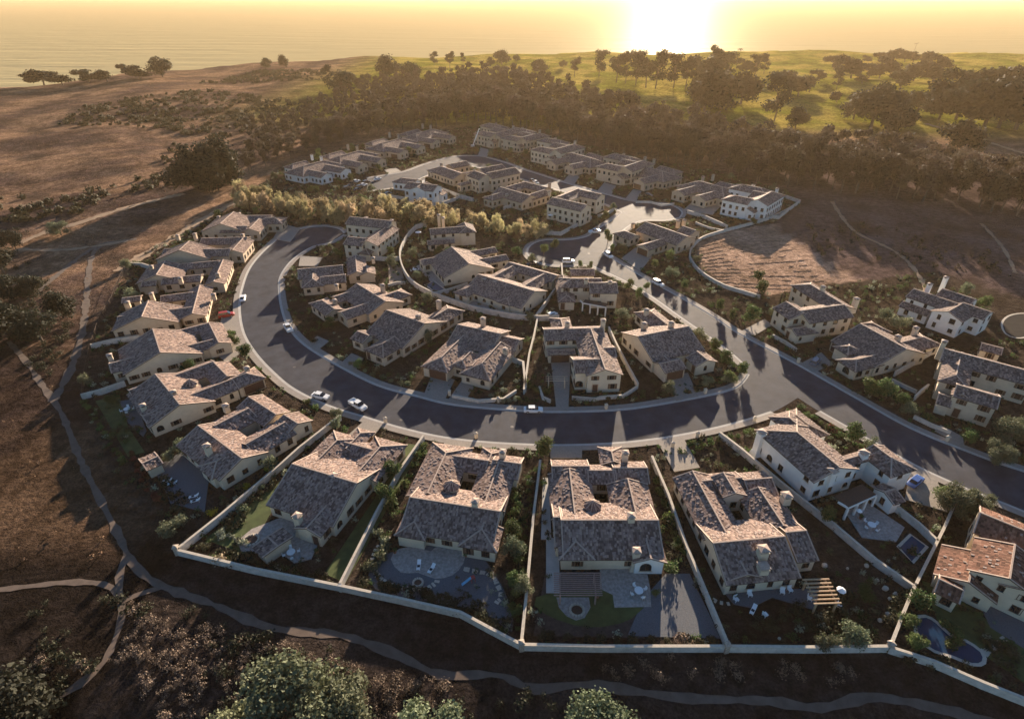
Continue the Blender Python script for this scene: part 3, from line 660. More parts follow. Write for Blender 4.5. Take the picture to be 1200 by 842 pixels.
h('low-roofed house with narrow lap pool beside the curved garden wall','house',[
 (3,(515,322),(529,289),(550,309),'gg'),(3,2.8,(562,304),(593,298),'gg'),(3,2.8,(550,293),(582,291),'gg'),(2.95,2.8,(492,304),(516,301),'gg')],
 chim=[],wall=1)
h('two-storey tan house in front of the golden trees','house',[
 (5.3,(510,275),(503,266),(545,263),'gg'),(5.25,3.4,(543,266),(548,260),'hg'),(2.8,2.4,(500,281),(533,281),'gg')],chim=[((514,252),8.4),((519,255),7.6)],wall=3)
h('two-storey house with white-columned balcony facing the parked car at the garden wall end','house',[
 (5.3,(700,344),(690,331),(723,331),'gg'),(5.25,3.9,(671,333),(703,320),'hg'),(3,3.2,(668,313),(697,317),'gg'),(2.9,2.8,(655,346),(668,322),'hg')],chim=[((687,327),7.8),((715,330),7.8)],wall=1,doors=[(656,362)])
h('single-storey house with garage beside the parked pickup at the upper road junction','house',[
 (3,4.6,(757,260),(806,277),'gg'),(3,3.4,(731,271),(746,275),'hg'),(3,3.2,(756,288),(787,274),'gg'),(3,2.8,(800,265),(816,270),'gg')],chim=[((742,262),5.4),((795,259),6.4),((802,258),6)],gar=[(756,297)],wall=2)
h('two-storey cream house standing beside the cul-de-sac head, chimneys tallest there','house',[
 (5.4,(425,265),(410,257),(460,262),'gg'),(5.3,4.2,(438,283),(449,262),'gg'),(5.3,(415,288),(407,277),(430,279),'gg'),(2.8,2.6,(428,292),(438,286),'hg')],chim=[((429,255),8.4),((459,258),8.4)],wall=1)
h('low L-shaped house below the two-storey cream house, with a bare earth terrace','house',[
 (3,(380,325),(348,312),(401,307),'gg'),(3,3.6,(375,325),(405,321),'gg'),(3,3.6,(364,327),(369,320),'hg'),(3,3.4,(414,299),(421,318),'gg'),(2.9,2.8,(420,312),(440,318),'gg')],chim=[((394,334),5.4),((437,302),5.6)],wall=2)
h('wide low house with many small sunlit gables left of the dark-roofed one','house',[
 (3,6.4,(418,332),(452,353),'gg'),(3,2.8,(390,347),(416,341),'gg'),(3,3.4,(398,365),(433,355),'gg'),(3,3.2,(374,353),(396,361),'hg'),(3,3.2,(450,347),(466,341),'gh')],chim=[((448,334),6.6),((392,352),5)],wall=2)
# --- right side ---
h('two-storey pale house with tall chimneys and mottled sunlit tiles beyond the diagonal road','house',[
 (5.4,(915,368),(921,353),(942,367),'gg'),(5.4,(965,377),(942,367),(985,354),'gg'),(5.4,(948,348),(944,334),(998,358),'hg'),(2.9,2.6,(930,387),(942,381),'gh')],chim=[((965,336),8.6),((1004,350),8.2,1.3)],gar=[],doors=[(918,390)],wall=1,tile=TILE_B)
h('single-storey house with broad dark roof and a grey car on its drive','house',[
 (3,(985,419),(1008,379),(1063,409),'gg'),(3,3.2,(1008,424),(1022,413),'hg'),(3.4,2.6,(994.5,405.5),(995.5,405),'hh'),(2.95,1.8,(1024,419),(1036,416),'gg'),(3,3.6,(1060,403),(1078,393),'gh'),(3,2,(1020,379),(1036,384),'hh')],chim=[((1053,394),6.4),((1074,384),6)],gar=[(972,409)],arch=[(997,433),(1002,436)],wall=1,tile=TILE_B)
h('white two-storey house highest on the right next to the round pool','house',[
 (5.5,(1085,356),(1071,337),(1122,354),'gg'),(5.4,4.4,(1112,365),(1127,355),'gg'),(5.45,3.8,(1127,355),(1163,365),'gg'),(5.4,3.4,(1108,336),(1140,353),'gg'),(2.8,2.6,(1060,352),(1092,366),'gg')],chim=[((1090,333),8.6),((1109,325),8.8)],wall=0,tile=TILE_B)
h('two-storey house with narrow sunlit white side wall at the right edge above the road','house',[
 (5.4,(1165,441),(1106,408),(1215,437),'gg'),(5.3,(1098,447),(1123,440),(1123,417),'hg'),(5.4,(1145,473),(1121,450),(1173,466),'gg'),(2.8,3,(1100,461),(1118,466),'gg'),(5.2,2.2,(1126,462),(1133,456),'gg'),(2.8,2.6,(1150,402),(1176,408),'gg')],chim=[((1107,400),8.8)],doors=[(1118,493)],wall=1,tile=TILE_B)
# --- far block ---
def plan2(label,dx,dy,s,sx=1,wall=1):
    # two-storey plan drawn at (852,234)
    f=lambda x,y:(852+dx+(x-852)*s*sx,234+dy+(y-234)*s)
    return h(label,'house',[(5.4,3.4,f(862,229),f(882,233),'hg'),(5.4,3.8,f(884,233),f(908,225),'gh'),(5.5,3.6,f(868,217),f(893,219),'hh'),(2.9,2.8,f(874,244),f(884,240),'gh'),(5.3,3.2,f(885,222),f(896,228),'gg')],
      chim=[(f(911,221),8.6),(f(883,217),8.6)],doors=[f(867,252)],wall=wall)
def plan1(label,dx,dy,s,sx=1,wall=2):
    # single-storey garage plan drawn at F2 (garage 822,235)
    f=lambda x,y:(822+dx+(x-822)*s*sx,235+dy+(y-235)*s)
    return h(label,'house',[(3,6.0,f(820,212),f(846,219),'hh'),(3,3.2,f(826,231),f(842,219),'gg'),(3,3.2,f(802,225),f(818,213),'gg'),(2.9,3,f(845,212),f(858,217),'gh')],
      chim=[(f(836,205),6.6),(f(824,207),6)],gar=[f(822,236)],arch=[f(801,231)],wall=wall)
plan2('white two-storey house alone at the right end of the far row by the field',0,0,1,1,0)
plan1('single-storey house with dark courtyard opening, second from the right end of the far row',0,0,1)
plan1('low house third from the right in the far row, scalloped white planter wall in front',-69,-19,.97)
plan2('two-storey house in the middle of the far row with narrow drive to its left',-149,-38,.9,1,2)
plan1('low house between the two tall ones in the far row, garage facing the street bend',-151,-36,.88)
plan2('two-storey house fifth from the right in the far row, squat chimney at its right end',-227,-58,.83,1,1)
plan2('two-storey house at the top of the far loop with two garage bays in shade',-262,-72,.72,1,2)
plan2('tall house next to the leaning construction hoist at the top of the far loop',-293,-77,.72,1,2)
plan1('low house right of the far left row, gable over its garage by the street top',-316,-66,.78,-1)
plan1('low house with square tower roof in the far left row',-354,-54,.84,-1)
plan1('low house with twin chimneys in the far left row',-402,-38,.9,-1)
plan1('white-fronted house with arch window at the outer left end of the far row',-444,-26,.92,-1,0)
# inner far block
h('cream two-storey house with columned balcony at the left tip of the inner far block','house',[
 (5.4,3.6,(478,213),(513,217),'gg'),(5.3,3.2,(497,220),(492,212),'gg'),(3,3,(468,210),(492,209),'hg'),(2.9,2,(512,226),(520,222),'gg')],chim=[((496,210),8.2),((479,216),8)],wall=0)
h('single-storey courtyard house behind the cream balcony house in the inner far block','house',[
 (3,4.4,(517,195),(541,203),'hg'),(3,3,(525,192),(548,189),'gg'),(3,3,(541,203),(556,200),'gg'),(2.9,1.5,(540,214),(548,213),'hh')],chim=[((517,192),5.8),((505,202),5.2)],wall=2)
h('two-storey house with arcaded porch and flat-looking lit parapets in the inner far block','house',[
 (5.4,3.6,(556,200),(570,205),'gg'),(5.4,3.8,(570,203),(603,196),'gg'),(5.3,3,(560,197),(590,193),'gg')],chim=[((556,199),7.6),((548,203),7)],wall=3)
h('single-storey house with open courtyard roof in the centre of the inner far block','house',[
 (3,4.6,(586,219),(622,229),'gg'),(3,3,(596,220),(612,212),'gg'),(3,3,(614,212),(640,220),'gg'),(3,3,(618,229),(638,222),'gg'),(2.9,2.6,(582,230),(590,222),'hg')],chim=[((608,221),6),((594,228),5.4),((644,215),6.4)],wall=2)
h('two-storey house with sunlit cornice at the right corner of the inner far block','house',[
 (5.4,3.6,(647,231),(688,240),'gg'),(5.4,3.3,(652,229),(682,222),'gg'),(5.45,3.2,(682,222),(704,228),'gg'),(2.9,2.2,(650,246),(659,243),'gg')],chim=[((666,230),8),((644,224),6)],wall=1)

def balcony(root,pts,z,ncol,rail=True,dep=None):
    P=[G(p,z) for p in pts]; bm_=MB()
    for a_,b_ in zip(P,P[1:]): bm_.beam((*a_,z),(*b_,z),.32,.35)
    part('balcony_beam',bm_,STUCCO[0],root)
    tot=sum(np.linalg.norm(b_-a_) for a_,b_ in zip(P,P[1:])); Q=P[-2:]
    for k in range(ncol):
        q=Q[0]+(Q[1]-Q[0])*k/(ncol-1); c_=MB(); c_.box(q[0],q[1],0,.38,.38,z-.17); part('column',c_,STUCCO[0],root)
    if dep is not None:
        d_=Q[1]-Q[0]; n_=np.array((-d_[1],d_[0]))/np.linalg.norm(d_)
        if np.dot(n_,Q[0])<0: n_=-n_
        dk=MB(); f=[(*Q[0],z+.18),(*Q[1],z+.18),(*(Q[1]+n_*dep),z+.18),(*(Q[0]+n_*dep),z+.18)]; dk.poly(f); dk.poly([(p[0],p[1],p[2]-.06) for p in f][::-1]); part('balcony_deck',dk,WOODD,root)
    if rail:
        r_=MB(); a_,b_=Q; r_.beam((*a_,z+1.1),(*b_,z+1.1),.07,.07); n=int(np.linalg.norm(b_-a_)/.3)
        for k in range(n+1): q=a_+(b_-a_)*k/n; r_.beam((*q,z+.15),(*q,z+1.1),.03,.03)
        part('railing',r_,FRAME,root,kind='stuff')
balcony(R5,[(982,588),(994,595),(1027,580)],3.0,4,False,3.2)
for l,pts,n in (('two-storey house with white-columned balcony facing the parked car at the garden wall end',[(680,352),(683,355),(710,360)],4),('cream two-storey house with columned balcony at the left tip of the inner far block',[(486,229),(488,231),(502,228)],4)):
    balcony(HB[l][0],pts,3.1,n,True,2.5)
# ---------------- free-standing walls ----------------
def gwall(label,px,ht=1.8,th=.35,m=WALLM,pil=(),cope=True,name='garden_wall',cat='wall',spl=False,group=None):
    Q=chain(px,2.2,False,spl); c=Q[0]; z0=float(hgt(*c)); root=empty(name,(float(c[0]),float(c[1]),z0),0,label=label,category=cat,group=group)
    b=MB(); Nn=normals(Q)
    def ring(i,hw,za,zb):
        p=Q[i];n=Nn[i]; z=float(hgt(*p)); k=1.
        if 0<i<len(Q)-1:
            d1=Q[i]-Q[i-1];d1/=np.linalg.norm(d1); k=1/max(.5,abs(np.dot(np.array((-d1[1],d1[0])),n)))
        a=p-n*hw*k; d=p+n*hw*k
        return [(a[0],a[1],z+za),(d[0],d[1],z+za),(d[0],d[1],z+zb),(a[0],a[1],z+zb)]
    def run(mb,hw,za,zb):
        for i in range(len(Q)-1):
            A=ring(i,hw,za,zb);B_=ring(i+1,hw,za,zb)
            mb.poly([A[0],B_[0],B_[3],A[3]]);mb.poly([B_[1],A[1],A[2],B_[2]]);mb.poly([A[3],B_[3],B_[2],A[2]])
        A=ring(0,hw,za,zb);mb.poly([A[1],A[0],A[3],A[2]]);A=ring(len(Q)-1,hw,za,zb);mb.poly(A)
    run(b,th/2,-.4,ht); part('wall_body',b,m,root)
    if cope: c_=MB(); run(c_,th/2+.07,ht-.002,ht+.1); part('coping',c_,COPE,root)
    if pil or 'running off' in label:
        for i in range(2,len(Q)-2,4):
            p=Q[i]; n=Nn[i]; k=MB(); k.box(p[0],p[1],float(hgt(*p))-.3,.55,.5,ht+.46,math.atan2(n[1],n[0])); part('pilaster',k,m,root)
    for p in pil:
        q=GT(*p); k=MB(); k.box(q[0],q[1],q[2]-.5,.75,.75,ht+1.0,.2); k.box(q[0],q[1],q[2]+ht+.5,.95,.95,.14,.2); k.box(q[0],q[1],q[2]+ht+.64,.85,.85,.2,.2,0,.3); part('pillar',k,STONE,root)
    return root
gwall('long white boundary wall stepping along the bottom edge of the development, pillars at its corners',[(210,650),(300,672),(400,692),(470,707),(540,723),(575,742),(611,761),(700,763),(850,763),(945,764),(1040,763)],1.4,.34,pil=[(209,649),(611,761),(850,763),(1040,762)])
gwall('white boundary wall running off the lower right corner below the swimming pool',[(1040,764),(1090,780),(1150,806),(1215,832)],1.4,.34)
W_=[('white wall beside the corner house lawn, from the boundary corner pillar up to the street',[(212,648),(262,608),(330,550),(352,530),(400,492)]),
('white wall between the corner house and the kidney-patio house',[(400,690),(442,606),(470,555),(497,516)]),
('wall with creeper between the kidney-patio house and the brown pergola house',[(611,759),(618,690),(625,610),(633,545)]),
('wall between the brown pergola house and the timber-beam pergola house',[(851,761),(826,700),(803,645),(782,585),(768,552),(763,540)]),
('wall between the white two-storey house and the boulder yard',[(1068,693),(1024,662),(975,620),(915,572),(868,532),(842,512)]),
('short wall from the corner pillar up to the yard junction on the right',[(1041,760),(1055,724),(1068,693)]),
('sunlit narrow wall between the spa yard and the red-brown roofed house',[(1070,690),(1090,650),(1105,620),(1118,590),(1126,577)]),
('courtyard wall behind the spa terrace of the white house',[(1034,590),(1050,600),(1075,620),(1096,640)]),
('white wall above the hedge-lined lawn on the left',[(97,468),(120,462),(148,452)]),
('white end wall of the fireplace house yard on the left',[(108,409),(132,403),(165,398)]),
('short wall closing the fourth left yard',[(150,312),(168,313),(178,316)]),
('stepped garden wall beside the garden path of the inner front house',[(575,420),(600,424),(613,429),(616,460)]),
('sunlit diagonal wall right of the twin-arch house',[(713,388),(722,408),(735,433),(747,455)]),
('wall with white top between the two inner front houses',[(630,376),(626,396),(620,420),(614,462)]),
('wall from the curved garden wall to the road car',[(658,313),(659,330),(645,350),(628,374)]),
('cross wall between lap pool yard and patio yard',[(508,348),(530,342),(548,336)]),
('white wall below the low L-shaped house terrace',[(455,336),(465,333),(475,333)]),
('wall at the foot of the cream two-storey house',[(440,305),(455,306),(470,305)]),
('white wall of the far corner lot beside the road opening',[(627,270),(640,275),(657,276),(675,266),(693,257)]),
('short bright wall by the far street opening',[(700,256),(712,252),(720,247)]),
('white wall in front of the balcony house of the far block',[(445,230),(470,234),(495,239)]),
('curving wall right of the balcony house of the far block',[(495,242),(520,240),(540,233),(553,236)]),
('broad sunlit wall between two yards of the far block',[(512,221),(535,230),(555,236)]),
('wall right of the open-courtyard house of the far block',[(590,246),(610,240),(628,236),(637,238)]),
('thick white wall beside the field-side drive',[(805,250),(825,256),(852,268)]),
('yard wall behind the lone white far house',[(908,229),(922,233),(937,238),(926,246),(912,257),(904,256),(894,253)]),
('low curved white wall before the long drive of the twin-arch house',[(632,456),(636,468),(645,472)]),
('low curved front wall of the twin-arch house',[(670,468),(698,470),(703,468),(730,466),(740,460),(747,455)]),
('low white wall in front of the diagonal-road pale house',[(905,395),(920,403),(933,412)]),
('low white wall in front of the right-edge house by the road',[(1070,490),(1090,500),(1113,509)]),
('garden wall behind the shrubs below the broad dark roof',[(1044,447),(1060,455),(1073,461)]),
('gate wall beside the right-edge house',[(1086,456),(1078,462),(1070,470)]),
('back wall of the broad dark roof house',[(1047,441),(1070,428),(1093,414)]),
('low planter wall before the scalloped far house',[(745,238),(762,238),(775,242),(790,240)]),
('planter wall in the front garden with pale shrubs',[(530,466),(560,472),(590,470),(605,460)])]
for l,p in W_: gwall(l,p,1.5 if 'low' not in l and 'planter' not in l else .9,.34,WALLM)
gwall('long curved garden wall separating the back yards inside the loop',[(500,266),(489,268),(478,279),(471,292),(469,304),(474,321),(486,336),(508,348),(530,356),(553,364),(577,369),(605,374),(633,376),(655,375)],1.8,.34,spl=True)
gwall('curved retaining wall wrapping the bare field at the upper right',[(930,243),(905,256),(875,265),(845,273),(822,281),(811,292),(808,303),(815,315),(828,326),(848,337),(870,344),(890,350)],1.2,.4,spl=True)
gwall('low kerb-like wall curving around the drives by the field',[(815,262),(830,268),(850,272)],.8,.3,spl=True)
# iron fence along the left perimeter
fe=empty('iron_fence',(*GT(97,470)[:2],0),0,label='thin dark iron fence along the left perimeter of the yards',category='fence')
Q=chain([(97,470),(100,440),(107,409),(118,375),(132,352),(140,330),(150,312)],2.4,False,False); fr=MB()
for i in range(len(Q)-1):
    L=np.linalg.norm(Q[i+1]-Q[i]); k=max(1,int(L/2.4))
    for z in(.25,1.45): fr.beam((*Q[i],z),(*Q[i+1],z),.06,.06)
    for j in range(int(L/.35)): p=Q[i]+(Q[i+1]-Q[i])*j*.35/L; fr.beam((*p,.02),(*p,1.5),.03,.03)
    for j in range(k):
        p=Q[i]+(Q[i+1]-Q[i])*j/k; pb=MB(); pb.box(p[0],p[1],-.1,.14,.14,1.8); part('post',pb,WOODD,fe)
part('bars',fr,WOODD,fe,kind='stuff')
# ---------------- vegetation ----------------
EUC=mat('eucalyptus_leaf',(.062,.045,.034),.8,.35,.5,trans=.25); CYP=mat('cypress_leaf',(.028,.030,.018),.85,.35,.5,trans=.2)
OLV=mat('olive_leaf',(.13,.15,.085),.8,.3,.7,trans=.25); GRN=mat('green_leaf',(.075,.11,.035),.8,.35,.7,trans=.3); YEL=mat('yellow_flower_shrub',(.42,.34,.03),.8,.3,.8,trans=.3)
GOLD=mat('golden_willow_leaf',(.40,.33,.19),.8,.35,.12,trans=.45,col2=(.28,.225,.12)); DRYB=mat('dry_brush',(.22,.17,.12),.9,.4,.8,trans=.15); DRK=mat('dark_scrub_leaf',(.045,.045,.025),.9,.4,.4,trans=.15); RED=mat('red_shrub_leaf',(.12,.04,.03),.85,.3,1,trans=.3)
SAGE=mat('sage_leaf',(.22,.24,.17),.85,.25,.7,trans=.2); BARK=mat('bark',(.12,.09,.07),.95,.3,2)
def leaves(blobs,n,size,seed,shell=.45,flat=.0):
    r=np.random.default_rng(seed); vol=np.array([b[3]*b[4]*b[5] for b in blobs])**.7; pk=r.choice(len(blobs),n,p=vol/vol.sum()); B_=np.array(blobs)[pk]
    d=r.normal(size=(n,3)); d/=np.linalg.norm(d,axis=1)[:,None]; rad=r.uniform(0,1,n)**shell*(1+.12*r.normal(size=n))
    c=B_[:,:3]+d*rad[:,None]*B_[:,3:6]
    nn=d+.9*r.normal(size=(n,3)); nn/=np.linalg.norm(nn,axis=1)[:,None]; a=np.cross(nn,r.normal(size=(n,3))); a/=np.linalg.norm(a,axis=1)[:,None]; b=np.cross(nn,a)
    s=size*r.uniform(.55,1.3,n)[:,None]
    V=np.stack([c-a*s*.6-b*s*.35,c+a*s*.15-b*s*.6,c+a*s*.7+b*s*.1,c-a*s*.1+b*s*.6],1).reshape(-1,3)
    return V,np.arange(4*n).reshape(-1,4)
def crown_mesh(name,blobs,n,size,seed,m,shell=.45):
    V,Fc=leaves(blobs,n,size,seed,shell); me=bpy.data.meshes.new(name); me.from_pydata(V.tolist(),[],Fc.tolist()); me.materials.append(m); me.update(); return me
def limbs(h_,r0,tips,seed=0):
    mb=MB(); R=random.Random(seed); k=h_*.45; mb.tube((0,0,-.5),(R.uniform(-.03,.03)*h_,0,k),r0,r0*.7,7); top=(0,0,k)
    mb.tube(top,(0,0,h_*.72),r0*.7,r0*.3,6)
    for t in tips: mid=(t[0]*.5,t[1]*.5,k+(t[2]-k)*.45); mb.tube((0,0,k*R.uniform(.7,1)),mid,r0*.5,r0*.32,5); mb.tube(mid,t,r0*.32,r0*.1,5)
    return mb.mesh('trunk',[BARK])
def bl(seed,n,R,z0,z1,r0,r1,fl=.75,sk=0.):
    r=random.Random(seed); o=[]
    for i in range(n):
        a=r.uniform(0,6.28); q=r.uniform(0,1)**.6; z=z0+(z1-z0)*r.random(); tp=1-.45*abs((z-z0)/(z1-z0)-.35)
        rr=r.uniform(r0,r1); o.append((math.cos(a)*q*R*tp+sk*(z-z0),math.sin(a)*q*R*tp,z,rr,rr,rr*fl))
    return o
KIND={}
def kind(k,blobs,n,size,m,hh,tr=.3,var=0,shell=.45,name=None):
    for v in range(len(blobs)):
        b=blobs[v]; cm=crown_mesh('crown',b,n,size,sum(map(ord,k))%97+v,m,shell); tips=[(q[0],q[1],q[2]) for q in b[:5]]
        KIND.setdefault(k,[]).append((cm,limbs(hh,tr,tips,v),hh))
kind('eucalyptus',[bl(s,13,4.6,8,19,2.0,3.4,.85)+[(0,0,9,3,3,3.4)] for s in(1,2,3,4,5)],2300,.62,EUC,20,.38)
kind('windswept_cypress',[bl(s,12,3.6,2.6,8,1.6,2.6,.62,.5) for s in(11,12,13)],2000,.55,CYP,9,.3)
kind('pine',[bl(s,12,3.6,5,15,1.5,2.8,.8,.12) for s in(21,22,23)],2000,.55,CYP,15,.25)
kind('golden_willow',[bl(s,16,2.7,.8,6.2,.6,1.25,1.9) for s in(31,32,33,34)],3200,.26,GOLD,7,.12,shell=.8)
kind('round_tree',[bl(s,8,1.5,1.8,4.2,.9,1.3,.9) for s in(41,42)],1600,.24,GRN,4.5,.14)
kind('olive_tree',[bl(s,8,1.5,1.5,4.0,.8,1.25,.9) for s in(45,46)],1500,.22,OLV,4.3,.13)
kind('broad_tree',[bl(s,16,5.2,2.8,9.5,1.6,2.7,.9) for s in(51,52)],9000,.34,OLV,10,.4)
kind('dark_tree',[bl(s,12,4.2,2.5,9.5,1.8,3.0,.9) for s in(55,56,57)],3200,.5,CYP,10,.35)
kind('giant_tree',[bl(s,46,17.5,3.5,24,3.6,6.4,.9) for s in(61,)],20000,.9,CYP,27,.9)
kind('sapling',[bl(s,5,.5,.8,2.4,.4,.6,1.2) for s in(71,72)],420,.16,GRN,2.8,.06)
kind('slender_cypress',[[(0,0,.6+i*.55,.42-.03*i,.42-.03*i,.6) for i in range(7)]],600,.16,CYP,4.5,.08)
BUSH={}
def bush(k,m,n=300,size=.17,sh=.5):
    for v in range(3): 
        r=random.Random(v+sum(map(ord,k))%13); b=[(r.uniform(-.4,.4),r.uniform(-.4,.4),r.uniform(.25,.6),r.uniform(.4,.65),r.uniform(.4,.65),r.uniform(.35,.55)) for _ in range(5)]
        BUSH.setdefault(k,[]).append(crown_mesh(k,b,n,size,v*7+3,m,sh))
bush('green_shrub',GRN); bush('olive_shrub',OLV); bush('dark_shrub',DRK); bush('yellow_shrub',YEL); bush('dry_shrub',DRYB,260,.15,.9); bush('red_shrub',RED); bush('sage_shrub',SAGE)
TI=0
def tree(k,px,py,h_,label,group=None,wide=1.,parts=True,xy=None,name=None,cat='tree',rz=None):
    global TI
    TI+=1
    if xy is None: x,y,z=GT(px,py)
    else: x,y=xy; z=float(hgt(x,y))
    cm,tm,hh=KIND[k][TI%len(KIND[k])]; s=h_/hh; R=random.Random(TI*7)
    root=empty(name or k,(x,y,z-.05),(R.uniform(0,6.28) if k!='windswept_cypress' else math.radians(180+R.uniform(-25,25))) if rz is None else rz,label=label,category=cat,group=group)
    root.scale=(s*wide,s*wide,s)
    link('trunk',tm,root); link('crown',cm,root); return root
# big belt of eucalyptus
FR=[(290,205),(330,190),(380,176),(430,163),(500,152),(560,144),(610,150),(660,162),(720,180),(780,192),(830,200),(880,216),(930,222),(1000,230),(1080,238),(1150,248),(1260,262)]
BK=[(290,150),(330,148),(385,122),(430,100),(520,100),(600,104),(660,120),(700,132),(745,140),(800,152),(850,165),(900,178),(960,185),(1020,190),(1080,200),(1140,212),(1260,222)]
poly=np.array([G(p) for p in FR]+[G(p) for p in BK[::-1]])
pts=[]; bx=(poly[:,0].min(),poly[:,0].max(),poly[:,1].min(),poly[:,1].max()); R=random.Random(5)
frl=np.array([G(p) for p in FR])
def dfront(x,y): return y-np.interp(x,frl[:,0],frl[:,1])
tries=0
while tries<26000:
    tries+=1; x=R.uniform(bx[0],bx[1]);y=R.uniform(bx[2],bx[3])
    if not inpoly(np.array([x]),np.array([y]),poly)[0]: continue
    mind=6.2 if dfront(x,y)<16 else 8.2
    if all((x-a)**2+(y-b)**2>mind**2 for a,b in pts): pts.append((x,y))
pts.sort(key=lambda p:dfront(*p)); print('belt',len(pts))
ZN=[(330,'beyond the outer left arch-window house'),(420,'behind the twin-chimney low house'),(500,'behind the square-tower house'),(560,'behind the leaning boom at the loop top'),(620,'behind the shaded two-bay garage house'),(690,'behind the tall house with the narrow drive'),(760,'behind the scalloped planter wall house'),(830,'behind the dark-courtyard far house'),(900,'behind the lone white far house'),(960,'at the left end of the bare field'),(1030,'where the field path enters the trees'),(1100,'right of the field path'),(1170,'above the right half of the bare field'),(9999,'at the right edge of the picture')]
def zone(x,y):
    u=600+F*x/(y*math.cos(PT)+H*math.sin(PT))
    return next(n for k,n in ZN if u<k)
Vs=[];Fs=[];off=0
for i,(x,y) in enumerate(pts):
    hh=R.uniform(13,22)*(1 if x>-60 else .82 if x>-120 else .62)
    if i<270:
        df=dfront(x,y); zz=('tall ' if hh>18.5 else 'low ' if hh<14.5 else 'mid-height ')+('front-rank eucalyptus of the belt ' if df<9 else 'second-rank eucalyptus of the belt ' if df<20 else 'eucalyptus deep in the belt ')+zone(x,y)
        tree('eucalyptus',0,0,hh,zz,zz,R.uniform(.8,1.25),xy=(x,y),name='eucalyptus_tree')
    else:
        V,Fc=leaves(bl(i,7,4.6,8,19,2.2,3.6,.85),700,1.0,i); s=hh/20
        Vs.append(V*s*.95+np.array((x,y,float(hgt(x,y))))); Fs.append(Fc+off); off+=len(V)
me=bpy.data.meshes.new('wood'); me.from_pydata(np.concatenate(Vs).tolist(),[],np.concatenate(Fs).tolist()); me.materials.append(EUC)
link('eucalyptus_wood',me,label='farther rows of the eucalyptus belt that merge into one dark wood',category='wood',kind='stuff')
# golden trees
GL=[(281,243),(296,248),(312,250),(328,253),(345,256),(362,260),(380,262),(397,264),(414,264),(431,263),(449,262),(466,262),(483,263),(500,264),(517,266),(534,268),(551,270),(568,272),(586,275),(604,278),(622,281),(638,283)]
for i,(x,y) in enumerate(GL):
    for q in range(3 if i<16 else 2):
        lm=('at the lit left tip by the cul-de-sac' if i<3 else 'above the cul-de-sac driveway' if i<6 else 'behind the two-storey cream house' if i<10 else 'behind the two-storey tan house' if i<14 else 'between the tan house and the small cul-de-sac' if i<18 else 'at the right end by the corner wall')
        lb=('golden' if i<9 else 'pale yellow')+' willow '+('in the near rank ' if q==0 else 'in the middle rank ' if q==1 else 'in the back rank ')+lm
        tree('golden_willow',x+R.uniform(-5,5),y-3-q*5+R.uniform(-2,2),R.uniform(5.5,8.5) if i<14 else R.uniform(4.5,6.5),lb,lb,R.uniform(1.1,1.5))
